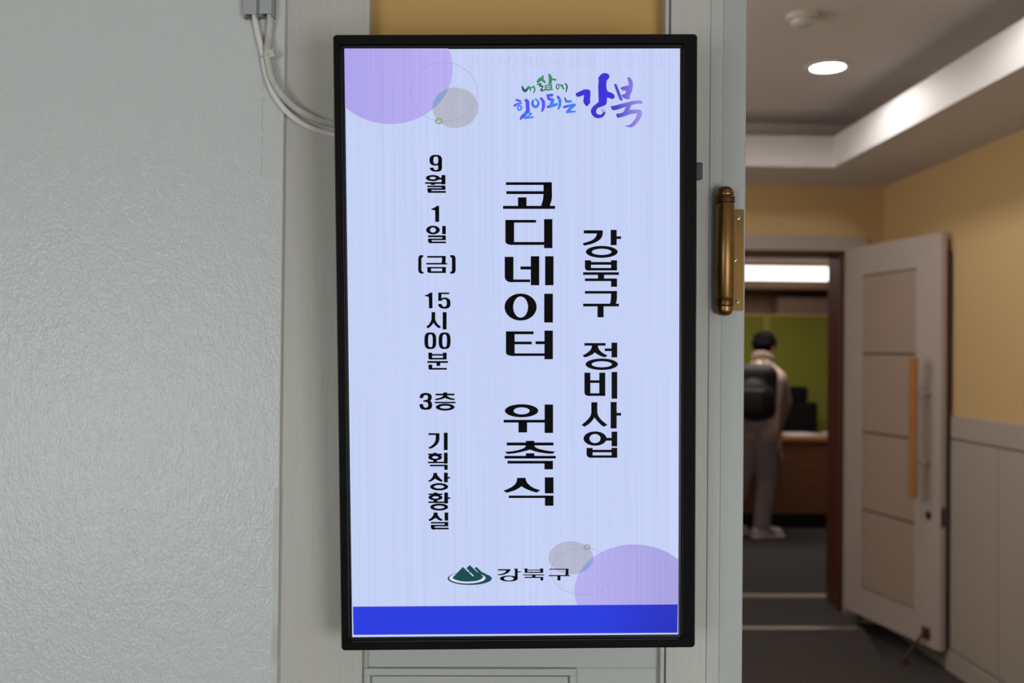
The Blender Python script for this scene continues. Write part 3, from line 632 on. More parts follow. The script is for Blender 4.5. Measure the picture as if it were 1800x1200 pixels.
# --- the picture on the screen: lit pixels as emitting surfaces, black letters as unlit ones
def lit(name, rgb, k=1.0, rgb2=None, axis=None):
    if name in MATS: return MATS[name]
    m = bpy.data.materials.new(name); m.use_nodes = True; nt = m.node_tree; b = nt.nodes['Principled BSDF']; L = nt.links.new
    b.inputs['Base Color'].default_value = (0.012, 0.012, 0.013, 1); b.inputs['Roughness'].default_value = 0.2; b.inputs['Specular IOR Level'].default_value = 0.22
    tc = nt.nodes.new('ShaderNodeTexCoord')
    def nz(sc, det):
        mp = nt.nodes.new('ShaderNodeMapping'); mp.inputs['Scale'].default_value = sc; L(tc.outputs['Object'], mp.inputs[0])
        n = nt.nodes.new('ShaderNodeTexNoise'); n.inputs['Scale'].default_value = 1; n.inputs['Detail'].default_value = det; L(mp.outputs[0], n.inputs['Vector']); return n.outputs['Fac']
    n1 = nz((560, 0, 2.0), 2.5)                       # pixel columns
    mr = nt.nodes.new('ShaderNodeMapRange'); mr.inputs[1].default_value = 0.3; mr.inputs[2].default_value = 0.7; mr.inputs[3].default_value = 0.95 * k; mr.inputs[4].default_value = 1.05 * k; L(n1, mr.inputs[0])
    L(mr.outputs[0], b.inputs['Emission Strength'])
    if rgb2:
        sx = nt.nodes.new('ShaderNodeSeparateXYZ'); L(tc.outputs['Object'], sx.inputs[0])
        m2 = nt.nodes.new('ShaderNodeMapRange'); m2.inputs[1].default_value = axis[1]; m2.inputs[2].default_value = axis[2]; L(sx.outputs[axis[0]], m2.inputs[0])
        mx = nt.nodes.new('ShaderNodeMix'); mx.data_type = 'RGBA'; mx.inputs[6].default_value = s2l(rgb); mx.inputs[7].default_value = s2l(rgb2)
        L(m2.outputs[0], mx.inputs[0]); L(mx.outputs[2], b.inputs['Emission Color'])
    else: b.inputs['Emission Color'].default_value = s2l(rgb)
    MATS[name] = m; return m
BG = (195, 207, 244)
SY = 0.0040
scr = MB().box((LX0 - 0.0004, SY, LZ0 - 0.0004), (LX1 + 0.0004, SY + 0.003, LZ1 + 0.0004)).build('screen', lit('screen_background', BG), tv, label='lit pale blue screen')
inkm = mat('black_pixels', (9, 9, 12), 0.2, spec=0.22)
class Ink:
    """flat shapes on the screen, traced in photo pixels and laid on the screen plane"""
    def __init__(self, layer): self.mb = MB(); self.old = []; self.y = SY - 0.00012 * layer; self.o = (0, 0, 1)
    def nxt(self):
        if len(self.mb.bm.verts): self.old.append(self.mb); self.mb = MB()
        return self
    def org(self, x, y, s): self.o = (x, y, s); return self.nxt()
    def T(self, u, v): return tvp(self.o[0] + u / self.o[2], self.o[1] + v / self.o[2], self.y)
    def P(self, pts):
        q = [self.T(*p) for p in pts]
        vs = [self.mb.bm.verts.new(p) for p in q]
        for t in tessellate_polygon([[Vector((p.x, p.z, 0)) for p in q]]):
            try: self.mb.bm.faces.new([vs[i] for i in t])
            except ValueError: pass
        return self
    def R(self, *r):
        for x0, y0, x1, y1 in r: self.P([(x0, y0), (x1, y0), (x1, y1), (x0, y1)])
        return self
    def E(self, cx, cy, rx, ry, ix=None, iy=None, icx=None, icy=None, n=2.0, seg=48):
        icx = cx if icx is None else icx; icy = cy if icy is None else icy
        f = lambda a, cx, cy, rx, ry: (cx + rx * math.copysign(abs(math.cos(a)) ** (2 / n), math.cos(a)), cy + ry * math.copysign(abs(math.sin(a)) ** (2 / n), math.sin(a)))
        A = [2 * math.pi * (k + 0.5) / seg for k in range(seg)]
        if ix is None: return self.P([f(a, cx, cy, rx, ry) for a in A])
        o1 = [self.mb.bm.verts.new(self.T(*f(a, cx, cy, rx, ry))) for a in A]; i1 = [self.mb.bm.verts.new(self.T(*f(a, icx, icy, ix, iy))) for a in A]
        for k in range(seg): self.mb.bm.faces.new((o1[k], o1[(k + 1) % seg], i1[(k + 1) % seg], i1[k]))
        return self
    def S(self, *pts):
        """brush stroke through (u, v, width) points with round ends"""
        P = [Vector((p[0], p[1])) for p in pts]; Wd = [p[2] * (1.22 if p[2] > 5 else 1.0) for p in pts]; out = []; n = len(P)
        for i in range(n - 1):
            a = P[max(i - 1, 0)]; b = P[i]; c = P[i + 1]; d = P[min(i + 2, n - 1)]
            for k in range(6):
                t = k / 6; out.append((0.5 * ((2 * b) + (c - a) * t + (2 * a - 5 * b + 4 * c - d) * t * t + (3 * b - a - 3 * c + d) * t ** 3), Wd[i] + (Wd[i + 1] - Wd[i]) * t))
        out.append((P[-1], Wd[-1]))
        for (p, w0), (q, w1) in zip(out, out[1:]):
            d = (q - p)
            if d.length < 1e-6: continue
            d.normalize(); nn = Vector((-d.y, d.x))
            self.mb.poly([self.T(*(p + nn * w0 / 2)), self.T(*(q + nn * w1 / 2)), self.T(*(q - nn * w1 / 2)), self.T(*(p - nn * w0 / 2))])
        for p, w0 in out: self.P([(p.x + w0 / 2 * math.cos(a), p.y + w0 / 2 * math.sin(a)) for a in [2 * math.pi * k / 10 for k in range(10)]])
        return self
    def done(self, name, m, label=None):
        for b in self.old + [self.mb]: o = b.build(name, m, scr, label=label)
        return o

# background discs
def clip(poly, f):
    out = []
    for i in range(len(poly)):
        p, q = poly[i], poly[(i + 1) % len(poly)]; a, b = f(p), f(q)
        if a >= 0: out.append(p)
        if a * b < 0: t = a / (a - b); out.append((p[0] + (q[0] - p[0]) * t, p[1] + (q[1] - p[1]) * t))
    return out
def ell(cx, cy, rx, ry, n=72): return [(cx + rx * math.cos(2 * math.pi * k / n), cy + ry * math.sin(2 * math.pi * k / n)) for k in range(n)]
def scrclip(p):
    p = clip(p, lambda q: q[0] - (605.2 + (q[1] - 85) * 0.0136)); p = clip(p, lambda q: q[1] - 85.2)
    p = clip(p, lambda q: (1195.8 - (q[1] - 85) * 0.0033) - q[0]); return p
def inell(cx, cy, rx, ry): return lambda q: 1 - ((q[0] - cx) / rx) ** 2 - ((q[1] - cy) / ry) ** 2
Ink(1).P(scrclip(ell(686, 121, 109.5, 97))).done('violet_disc', lit('violet_light', (172, 162, 234), 1.0, (184, 174, 240), ('X', -0.2, -0.07)), 'large violet circle at the upper left')
Ink(2).P(ell(800.5, 189.3, 40.3, 35.6)).done('grey_disc', lit('grey_light', (179, 183, 200)), 'grey circle at the upper left')
lens = ell(800.5, 189.3, 40.3, 35.6, 240); lens = [p for p in lens if inell(686, 121, 109.5, 97)(p) >= 0] + [p for p in ell(686, 121, 109.5, 97, 480) if inell(800.5, 189.3, 40.3, 35.6)(p) >= 0]
c_ = (sum(p[0] for p in lens) / len(lens), sum(p[1] for p in lens) / len(lens)); lens.sort(key=lambda p: math.atan2(p[1] - c_[1], p[0] - c_[0]))
Ink(3).P(lens).done('disc_overlap', lit('overlap_light', (140, 160, 208)))
Ink(4).E(780, 161.5, 59.0, 52.1, 58.2, 51.4, seg=90).done('thin_circle', lit('thin_line_light', (162, 156, 208)))
Ink(5).E(771.6, 212.7, 6.6, 5.7, 3.5, 3.0).done('olive_ring', lit('olive_light', (150, 164, 110)))
low_clip = lambda p: clip(scrclip(p), lambda q: 1063.5 - q[1])
Ink(1).P(low_clip(ell(1114.8, 1038.6, 105, 82))).done('violet_disc', lit('violet_light_low', (180, 174, 238), 1.0, (164, 158, 222), ('X', 0.08, 0.2)), 'large violet circle at the lower right')
Ink(2).P(ell(1003.7, 980, 39.2, 28.9)).done('grey_disc', lit('grey_light_low', (178, 182, 206)), 'grey circle at the lower right')
lens = [p for p in ell(1003.7, 980, 39.2, 28.9, 240) if inell(1114.8, 1038.6, 105, 82)(p) >= 0] + [p for p in ell(1114.8, 1038.6, 105, 82, 480) if inell(1003.7, 980, 39.2, 28.9)(p) >= 0]
c_ = (sum(p[0] for p in lens) / len(lens), sum(p[1] for p in lens) / len(lens)); lens.sort(key=lambda p: math.atan2(p[1] - c_[1], p[0] - c_[0]))
Ink(3).P(lens).done('disc_overlap', MATS['overlap_light'])
Ink(4).E(1024, 1003.5, 56, 41.5, 55.2, 40.8, seg=90).done('thin_circle', MATS['thin_line_light'])
Ink(5).E(1031.7, 961.4, 6.2, 4.7, 3.3, 2.5).done('olive_ring', lit('olive_light_low', (146, 160, 128)))
Ink(2).P([(620.4, 1065.9), (1191.4, 1062.0), (1190.8, 1111.8), (621.4, 1115.4)]).done('blue_band', lit('blue_light', (38, 58, 222), 1.0, (32, 40, 186), ('X', 0.09, 0.2)), 'royal blue band along the bottom')

# title column
k = Ink(6)
k.org(870, 310, 15).R((290, 152, 1500, 225), (300, 388, 1285, 465), (608, 550, 832, 780), (212, 775, 1588, 855)).P([(1280, 152), (1500, 152), (1505, 540), (1490, 640), (1450, 775), (1215, 780), (1265, 620), (1280, 480)])
k.org(870, 375, 15).R((275, 170, 1085, 242), (420, 752, 1300, 830), (1295, 150, 1515, 915)).P([(275, 170), (505, 170), (505, 830), (420, 830), (340, 815), (290, 780), (275, 740)])
k.org(870, 440, 15).P([(258, 168), (488, 168), (488, 838), (400, 838), (330, 815), (280, 770), (260, 710)]).R((480, 765, 928, 836), (945, 152, 1168, 918), (672, 422, 950, 502), (1322, 152, 1545, 918))
k.org(870, 500, 15).E(677, 592, 423, 356, 195, 278).R((1298, 240, 1528, 1000))
k.org(870, 570, 15).P([(290, 182), (520, 182), (520, 830), (440, 830), (350, 815), (300, 780), (290, 740)]).R((290, 182, 1020, 260), (500, 452, 972, 525), (440, 762, 1310, 832), (1070, 445, 1310, 522), (1305, 162, 1528, 918))
k.org(870, 695, 15).E(702, 400, 440, 172, 211, 92, 704, 403).R((230, 638, 1320, 712), (620, 700, 848, 972), (1310, 235, 1532, 985))
k.org(870, 765, 15).R((310, 187, 1545, 265), (815, 142, 1040, 290), (815, 470, 1040, 545), (255, 538, 1605, 610), (332, 670, 1530, 742), (1305, 670, 1530, 895)).P([(812, 265), (800, 305), (740, 345), (600, 390), (430, 420), (262, 432), (325, 490), (500, 475), (680, 440), (820, 405), (925, 375), (1050, 420), (1200, 455), (1380, 478), (1520, 485), (1592, 425), (1430, 410), (1280, 385), (1130, 345), (1060, 305), (1042, 265)])
k.org(870, 825, 15).P([(588, 218), (808, 218), (820, 290), (850, 350), (920, 420), (1030, 490), (1195, 545), (1100, 608), (980, 575), (850, 525), (760, 480), (700, 440), (640, 485), (540, 540), (430, 580), (310, 610), (222, 558), (330, 515), (450, 455), (530, 390), (570, 320)]).R((1315, 205, 1545, 628), (365, 685, 1545, 750), (1318, 685, 1545, 955))
k.done('title_letter', inkm, 'large black Korean letter of the middle column')
# right column
k = Ink(6)
k.org(1010, 395, 20).P([(325, 192), (990, 192), (990, 310), (975, 400), (920, 490), (840, 560), (720, 625), (560, 685), (330, 730), (285, 648), (440, 605), (580, 555), (680, 500), (740, 430), (775, 350), (780, 305), (325, 305)]).R((1268, 175, 1480, 715), (1470, 405, 1635, 498)).E(955, 950, 560, 210, 345, 108, 952, 950)
k.org(1010, 450, 20).P([(362, 145), (578, 145), (578, 505), (500, 510), (430, 500), (380, 465), (362, 410)]).R((1282, 145, 1492, 500), (560, 205, 1300, 305), (430, 415, 1480, 505), (298, 565, 1560, 660), (822, 640, 1040, 800), (362, 785, 1492, 878), (1282, 785, 1492, 1080))
k.org(1010, 505, 20).R((362, 125, 1490, 218), (300, 570, 1560, 668), (805, 650, 1020, 1050)).P([(1280, 125), (1490, 125), (1490, 350), (1480, 470), (1455, 575), (1245, 580), (1270, 450), (1282, 300)])
k.org(1010, 595, 20).R((342, 155, 1092, 245), (1298, 138, 1500, 660), (1060, 345, 1310, 438)).E(955, 900, 570, 202, 355, 105).P([(605, 240), (600, 310), (560, 395), (480, 470), (380, 540), (282, 590), (352, 660), (480, 625), (600, 570), (680, 515), (715, 485), (760, 525), (850, 580), (960, 630), (1075, 660), (1158, 588), (1050, 540), (940, 465), (870, 390), (830, 310), (820, 240)])
k.org(1010, 645, 20).P([(345, 195), (555, 195), (555, 1012), (480, 1015), (400, 990), (355, 940), (345, 890)]).R((868, 195, 1080, 1010), (540, 462, 880, 555), (450, 918, 1080, 1012), (1300, 170, 1500, 1110))
k.org(1010, 698, 20).P([(588, 175), (800, 175), (800, 540), (830, 640), (890, 740), (1000, 850), (1158, 968), (1030, 1038), (920, 965), (810, 850), (740, 770), (692, 710), (660, 770), (590, 860), (480, 960), (345, 1035), (245, 972), (370, 870), (480, 760), (560, 650), (588, 540)]).R((1268, 165, 1480, 1095), (1470, 548, 1635, 645))
k.org(1010, 750, 20).E(720, 410, 405, 252, 195, 158, 718, 410).R((1100, 385, 1310, 485), (1300, 165, 1500, 685), (1298, 735, 1500, 1080), (620, 805, 1310, 895), (520, 1000, 1500, 1085)).P([(420, 740), (635, 740), (635, 1085), (540, 1085), (470, 1060), (430, 1010), (420, 950)])
k.done('subtitle_letter', inkm, 'black Korean letter of the right column')
# date and place column
k = Ink(6)
k.org(730, 265, 15).E(540, 247, 166, 143, 65, 97, 542, 248, n=2.6).R((602, 240, 705, 470)).P([(378, 442), (478, 442), (490, 480), (515, 502), (545, 508), (580, 500), (600, 475), (605, 400), (705, 400), (705, 470), (690, 510), (650, 540), (590, 550), (520, 550), (450, 540), (405, 510), (382, 470)])
k.nxt().E(462, 718, 185, 82, 82, 32, 460, 718).R((625, 708, 700, 760), (690, 638, 795, 885), (260, 825, 795, 872), (410, 860, 520, 898), (318, 915, 795, 960), (690, 915, 795, 1030), (320, 985, 795, 1030), (340, 1058, 805, 1108)).P([(320, 985), (425, 985), (425, 1108), (370, 1108), (335, 1090), (320, 1060)])
k.org(730, 355, 15).P([(565, 98), (628, 98), (630, 522), (525, 522), (525, 240), (510, 215), (480, 208), (428, 208), (428, 172), (500, 150), (545, 120)]).nxt().E(467, 737, 180, 115, 78, 65).R((708, 628, 805, 848), (335, 878, 805, 928), (708, 878, 805, 1005), (335, 962, 805, 1005), (380, 1040, 812, 1085)).P([(335, 962), (435, 962), (435, 1085), (390, 1085), (350, 1070), (335, 1035)])
k.org(725, 440, 21.176).P([(400, 175), (405, 240), (350, 265), (335, 320), (335, 720), (350, 780), (415, 810), (412, 862), (320, 862), (255, 835), (222, 780), (215, 700), (215, 320), (225, 240), (260, 190), (310, 175)]).nxt().P([(1400, 175), (1520, 175), (1575, 200), (1600, 260), (1608, 330), (1608, 730), (1595, 800), (1560, 845), (1500, 865), (1405, 862), (1405, 800), (1465, 770), (1470, 720), (1470, 330), (1462, 270), (1400, 240)])
k.nxt().R((550, 205, 1240, 270), (512, 465, 1285, 525), (552, 615, 1245, 672), (552, 615, 692, 800), (1105, 615, 1245, 835)).P([(1100, 205), (1240, 205), (1240, 330), (1225, 468), (1080, 470), (1095, 400), (1100, 330)]).P([(552, 772), (1245, 772), (1245, 838), (640, 840), (585, 820), (552, 785)])
k.org(730, 505, 15).P([(395, 135), (450, 135), (455, 550), (360, 550), (358, 280), (340, 245), (310, 235), (258, 235), (258, 202), (310, 190), (355, 165)]).nxt().R((605, 135, 898, 178), (605, 135, 690, 355)).P([(685, 290), (740, 265), (800, 265), (870, 285), (915, 330), (930, 400), (925, 480), (890, 535), (820, 560), (740, 562), (660, 540), (615, 495), (600, 435), (695, 435), (705, 475), (730, 500), (770, 510), (805, 498), (828, 460), (832, 400), (822, 345), (790, 312), (750, 312), (720, 325), (700, 355), (685, 355)])
k.nxt().P([(428, 650), (525, 650), (525, 840), (550, 910), (600, 975), (680, 1040), (625, 1078), (560, 1035), (510, 980), (478, 935), (450, 980), (400, 1035), (335, 1078), (285, 1040), (350, 985), (400, 915), (428, 840)]).R((722, 650, 825, 1108))
k.org(730, 575, 15).E(397, 355, 157, 220, 60, 167, 399, 356, n=3).nxt().E(773, 355, 157, 220, 60, 167, 774, 356, n=3)
k.nxt().R((345, 668, 445, 830), (728, 668, 828, 850), (440, 705, 735, 748), (370, 805, 828, 850), (318, 890, 862, 940), (558, 930, 658, 1018), (347, 985, 447, 1100), (370, 1072, 832, 1118)).P([(345, 800), (445, 805), (445, 850), (380, 850), (350, 832)]).P([(347, 1070), (447, 1070), (447, 1118), (385, 1118), (352, 1102)])
k.org(725, 680, 21.176).P([(262, 415), (275, 330), (320, 260), (400, 225), (500, 215), (610, 230), (690, 275), (720, 350), (720, 420), (700, 475), (665, 510), (705, 555), (730, 620), (735, 680), (722, 760), (670, 820), (580, 845), (460, 850), (350, 830), (285, 770), (262, 690), (262, 635), (395, 635), (405, 700), (440, 755), (490, 770), (550, 755), (582, 710), (588, 660), (575, 600), (535, 565), (490, 553), (405, 550), (405, 490), (490, 485), (545, 465), (575, 425), (580, 380), (565, 330), (530, 302), (490, 298), (435, 315), (400, 360), (398, 415)])
k.nxt().R((860, 245, 1565, 312), (1145, 200, 1290, 340), (830, 548, 1605, 605)).E(1218, 748, 350, 131, 200, 52, 1220, 750).P([(1145, 310), (1120, 350), (1060, 385), (960, 415), (835, 440), (878, 495), (1000, 475), (1110, 445), (1180, 420), (1215, 410), (1260, 425), (1340, 455), (1450, 480), (1550, 490), (1592, 435), (1480, 420), (1380, 385), (1310, 345), (1290, 310)])
k.org(735, 755, 13.333).P([(243, 82), (500, 82), (500, 230), (480, 300), (430, 360), (360, 415), (270, 450), (238, 418), (310, 380), (365, 330), (400, 270), (412, 210), (412, 125), (243, 125)]).R((602, 70, 692, 478))
k.nxt().R((350, 540, 438, 570), (235, 560, 560, 600), (355, 700, 440, 760), (230, 748, 620, 785), (605, 538, 692, 795), (275, 820, 692, 858), (612, 820, 692, 940)).E(398, 648, 162, 72, 72, 30, 400, 648)
k.org(735, 840, 12).P([(320, -109), (396, -109), (408, -60), (440, -20), (480, 20), (520, 48), (490, 80), (440, 60), (390, 35), (360, 10), (330, 35), (290, 60), (240, 82), (208, 55), (260, 30), (300, -20), (318, -60)]).R((545, -115, 625, 90), (615, -25, 672, 8)).E(443, 183, 190, 78, 108, 36)
k.nxt().R((325, 305, 408, 335), (220, 325, 512, 358), (325, 460, 405, 500), (215, 492, 560, 525), (550, 305, 630, 535), (620, 405, 678, 438)).E(366, 408, 148, 62, 68, 24, 368, 408).E(443, 610, 190, 75, 108, 32, 445, 612)
k.nxt().P([(328, 725), (408, 725), (415, 780), (450, 830), (525, 882), (490, 902), (430, 885), (390, 855), (365, 840), (335, 862), (290, 890), (240, 905), (212, 880), (270, 845), (310, 800), (322, 770)]).R((558, 725, 635, 898), (268, 925, 635, 958), (558, 925, 635, 1018), (268, 985, 635, 1018), (300, 1045, 645, 1082)).P([(268, 985), (350, 985), (350, 1085), (310, 1085), (280, 1070), (268, 1040)])
k.done('date_letter', inkm, 'small black character of the left column')
# district name and emblem
k = Ink(6).org(860, 985, 12)
k.P([(182, 180), (455, 180), (440, 215), (400, 255), (330, 290), (260, 305), (182, 308), (182, 288), (250, 280), (320, 258), (350, 230), (360, 208), (182, 208)]).R((540, 170, 600, 380), (595, 228, 668, 248)).P([(518, 170), (600, 168), (600, 192), (540, 190)]).E(415, 378, 190, 63, 102, 42, 413, 378)
k.nxt().R((748, 165, 805, 255), (1075, 165, 1138, 255), (800, 190, 1080, 208), (748, 235, 1138, 258), (715, 290, 1160, 312), (905, 310, 975, 345), (745, 342, 1138, 365), (1082, 342, 1138, 420), (728, 166, 760, 178), (1062, 166, 1090, 178))
k.nxt().R((1268, 170, 1672, 190), (1252, 305, 1700, 328), (1438, 320, 1502, 418)).P([(1612, 170), (1672, 170), (1672, 300), (1600, 308), (1612, 260)])
k.done('district_letter', inkm, 'small black letter beside the emblem')
egr = lit('emblem_green', (16, 72, 78))
Ink(5).org(775, 980, 18).E(912, 655, 700, 205, seg=64).done('emblem_ring', egr, 'dark green oval of the emblem')
Ink(6).org(775, 980, 18).E(840, 640, 575, 172, seg=64).done('emblem_gap', lit('emblem_white', (216, 218, 242)))
Ink(7).org(775, 980, 18).P([(360, 638), (530, 460), (695, 288), (1015, 592), (1100, 735), (900, 752), (750, 752), (600, 735), (450, 690)]).P([(808, 330), (915, 230), (1190, 490), (1265, 525), (1325, 570), (1335, 620), (1250, 690), (1100, 738), (1000, 700), (1010, 590), (1045, 572)]).P([(1065, 330), (1120, 285), (1300, 455), (1400, 490), (1420, 560), (1380, 548), (1265, 526), (1195, 480)]).done('emblem_hills', egr, 'three dark green hills of the emblem')
# brush lettering at the top right
g1, g2, b1, b2 = lit('deep_green_light', (34, 96, 84)), lit('leaf_green_light', (62, 142, 96)), lit('cobalt_light', (84, 84, 240)), lit('azure_light', (62, 128, 240))
k = Ink(6).org(895, 125, 13.333)
k.S((305, 358, 26), (330, 425, 48), (372, 462, 58), (415, 430, 44), (450, 375, 26)).S((662, 312, 22), (742, 292, 26), (712, 352, 26), (788, 352, 26), (748, 455, 32), (830, 442, 26)).E(1135, 362, 42, 66, 22, 42, 1138, 358).S((1320, 290, 24), (1356, 370, 34), (1330, 488, 18)).S((720, 190, 60), (670, 250, 40))
k.done('slogan_lettering', g1, 'dark green brush lettering')
k = Ink(7).org(895, 125, 13.333)
k.S((452, 350, 26), (480, 400, 34), (500, 450, 28)).S((490, 395, 28), (562, 372, 30)).S((580, 348, 24), (598, 430, 32), (578, 512, 22)).S((788, 122, 40), (765, 180, 62), (705, 220, 55)).S((775, 190, 46), (832, 258, 46)).S((940, 82, 40), (968, 170, 72), (958, 285, 58)).S((1000, 188, 36), (1088, 202, 36)).S((850, 335, 24), (866, 430, 34), (985, 424, 34), (1022, 426, 18)).S((862, 338, 22), (988, 330, 28), (975, 420, 28)).S((872, 378, 18), (975, 372, 22)).S((1165, 320, 24), (1228, 342, 36), (1276, 412, 36)).S((1228, 345, 30), (1262, 322, 26))
k.done('slogan_lettering', g2, 'leaf green brush lettering')
k = Ink(6).org(895, 125, 13.333)
k.S((165, 672, 36), (262, 704, 42)).S((125, 808, 42), (200, 765, 44)).S((388, 680, 52), (428, 720, 74), (432, 850, 72), (440, 925, 76), (380, 1000, 62), (300, 1070, 56), (264, 1135, 26)).S((560, 690, 40), (545, 760, 46), (575, 830, 50)).S((748, 640, 48), (802, 720, 66), (800, 850, 62), (770, 938, 34)).S((895, 568, 42), (1000, 562, 60)).S((912, 580, 46), (932, 650, 56), (1020, 672, 60)).S((910, 838, 50), (990, 815, 58)).S((1305, 622, 24), (1335, 700, 46), (1370, 712, 48)).S((1288, 842, 48), (1400, 815, 54)).S((1420, 890, 55), (1355, 958, 46)).S((1142, 602, 48), (1188, 670, 58))
k.done('slogan_lettering', b1, 'cobalt blue brush lettering')
k = Ink(7).org(895, 125, 13.333)
k.S((200, 768, 44), (285, 752, 34)).E(242, 860, 62, 72, 22, 32).S((350, 1005, 28), (430, 985, 30), (518, 998, 32), (440, 1058, 28), (345, 1096, 38), (560, 1080, 34)).S((575, 830, 50), (640, 830, 56), (690, 760, 46), (660, 690, 36), (610, 655, 30)).S((1030, 672, 58), (980, 790, 62)).S((990, 815, 58), (1105, 778, 56)).S((1188, 670, 58), (1186, 800, 56), (1152, 882, 34)).S((1370, 712, 46), (1445, 708, 46)).S((1400, 815, 52), (1538, 790, 48), (1420, 885, 54)).S((1355, 956, 46), (1470, 950, 42), (1548, 944, 28))
k.done('slogan_lettering', b2, 'azure blue brush lettering')
Ink(6).org(1000, 120, 10.907).P([(125, 490), (150, 470), (290, 405), (370, 402), (410, 430), (415, 500), (405, 600), (412, 660), (345, 735), (290, 680), (275, 630), (290, 510), (200, 545), (150, 545)]).P([(560, 190), (600, 130), (650, 92), (720, 92), (770, 120), (778, 160), (760, 200), (725, 235), (718, 300), (722, 380), (740, 440), (820, 470), (865, 500), (880, 540), (860, 585), (820, 590), (760, 565), (730, 565), (730, 640), (715, 695), (640, 732), (560, 758), (525, 800), (522, 850), (560, 885), (610, 888), (645, 865), (650, 820), (610, 780), (655, 800), (672, 850), (690, 840), (690, 800), (655, 765), (695, 800), (705, 850), (680, 905), (640, 940), (560, 960), (490, 940), (440, 890), (418, 830), (430, 780), (470, 720), (540, 670), (570, 640), (565, 500), (560, 350), (570, 230)]).done('brush_name_lettering', lit('indigo_light', (58, 46, 212)), 'first large indigo brush syllable')
Ink(6).org(1000, 120, 10.907).P([(865, 290), (885, 300), (910, 300), (960, 420), (1035, 600), (1020, 620), (975, 610), (920, 470), (880, 360)]).P([(1115, 185), (1145, 168), (1180, 185), (1220, 240), (1230, 310), (1215, 420), (1165, 540), (1175, 575), (1140, 598), (1080, 585), (1035, 560), (1008, 510), (1080, 490), (1100, 430), (1030, 425), (985, 385), (1030, 350), (1110, 335), (1150, 320), (1140, 250)]).P([(800, 725), (900, 710), (1050, 670), (1200, 630), (1330, 612), (1390, 615), (1418, 655), (1395, 685), (1300, 680), (1200, 705), (1165, 795), (1300, 790), (1375, 795), (1408, 850), (1390, 930), (1320, 1040), (1240, 1115), (1180, 1135), (1110, 1120), (1060, 1105), (1130, 1095), (1200, 1060), (1280, 960), (1310, 865), (1200, 875), (1050, 925), (940, 950), (910, 920), (910, 870), (1000, 860), (1050, 835), (1090, 740), (950, 785), (860, 808), (820, 790)]).done('brush_name_lettering', lit('violet_brush_glare', (76, 62, 204), 1.0, (156, 144, 226), ('X', tvp(1085, 180).x, tvp(1128, 180).x)), 'second large brush syllable, painted reflection fading it to lilac')  # window reflection on the glass put into the colour as the lilac fade
# faint clock line
DG = {'0': [[(.5, 0), (.9, .12), (1, .5), (.9, .88), (.5, 1), (.1, .88), (0, .5), (.1, .12), (.5, 0)]], '1': [[(.1, .2), (.6, 0), (.6, 1)]], '2': [[(0, .22), (.2, .04), (.6, 0), (.95, .15), (.9, .4), (0, 1), (1, 1)]],
      '3': [[(0, .12), (.5, 0), (.95, .18), (.85, .42), (.4, .47), (.9, .55), (1, .8), (.5, 1), (0, .88)]], '5': [[(.95, 0), (.1, 0), (.05, .45), (.5, .36), (1, .6), (.85, .92), (.4, 1), (0, .88)]],
      '9': [[(1, .4), (.7, .55), (.2, .5), (0, .28), (.3, .02), (.75, .03), (1, .35), (.95, .75), (.6, 1), (.1, .95)]], '-': [[(0, .62), (1, .62)]], ':': [[(.5, .35), (.5, .42)], [(.5, .85), (.5, .92)]],
      'geum': [[(.05, 0), (.95, 0), (.93, .42)], [(0, .46), (1, .46)], [(.1, .66), (.92, .66), (.92, 1), (.1, 1), (.1, .66)]], 'yo': [[(.5, 0), (.85, .1), (.95, .3), (.8, .48), (.5, .55), (.2, .48), (.05, .3), (.15, .1), (.5, 0)], [(.32, .55), (.32, .82)], [(.68, .55), (.68, .82)], [(-.05, .85), (1.05, .85)]],
      'il': [[(.28, 0), (.5, .1), (.52, .3), (.28, .42), (.05, .3), (.05, .1), (.28, 0)], [(.9, 0), (.9, .46)], [(.2, .58), (.9, .58), (.9, .78), (.2, .78), (.2, 1), (.95, 1)]]}
k = Ink(6)
for ch, x0, x1 in (('2', 824, 835), ('0', 839.5, 850.6), ('2', 856, 866), ('3', 870, 880.5), ('-', 883.5, 889.5), ('0', 894, 905.5), ('9', 910, 922), ('-', 924.5, 929.5), ('0', 933, 944), ('1', 949, 957), ('geum', 974, 992), ('yo', 1002, 1019), ('il', 1026, 1048), ('1', 1062, 1070), ('5', 1078, 1089), (':', 1091, 1095), ('2', 1101, 1111), ('1', 1117, 1125), (':', 1128, 1132), ('2', 1138, 1148), ('9', 1153, 1164)):
    for st_ in DG[ch]: k.S(*[(x0 + (x1 - x0) * u, 98.5 + 20 * v - (x0 - 824) * 0.003, 1.6) for u, v in st_])
k.done('clock_lettering', lit('faint_pink_light', (200, 194, 236)), 'faint pink date and clock line at the top')

# ------------------------------------------------------------------ brass spring hinge
brass = mat('aged_brass', (150, 114, 66), 0.36, metal=1.0, bump=((60, 60, 60), 0.12, 0.001), var=((25, 25, 12), 0.75, (92, 66, 36)))
dbr = mat('dark_brass', (104, 74, 44), 0.38, metal=1.0, bump=((150, 150, 150), 0.25, 0.0008))
YH = YW - 0.012
ax = onY(1274, 440, YH); rad = (onY(1290, 440, YH).x - onY(1258, 440, YH).x) / 2
hz = lambda y: onY(1274, y, YH).z
hg = empty('door_hinge', (ax.x, YW, hz(555))); bpy.context.view_layer.update()
tag(hg, 'aged brass spring hinge with fat barrel screwed to the door jamb', 'hinge')
def lat(pr_): return MB().lathe(pr_, (ax.x, YH, 0), n=40)
part(lat([(rad * 0.90, hz(525)), (rad, hz(523)), (rad, hz(360)), (rad * 0.97, hz(359)), (rad * 0.88, hz(358.4)), (rad * 0.88, hz(357))]), 'barrel', brass, hg, True)
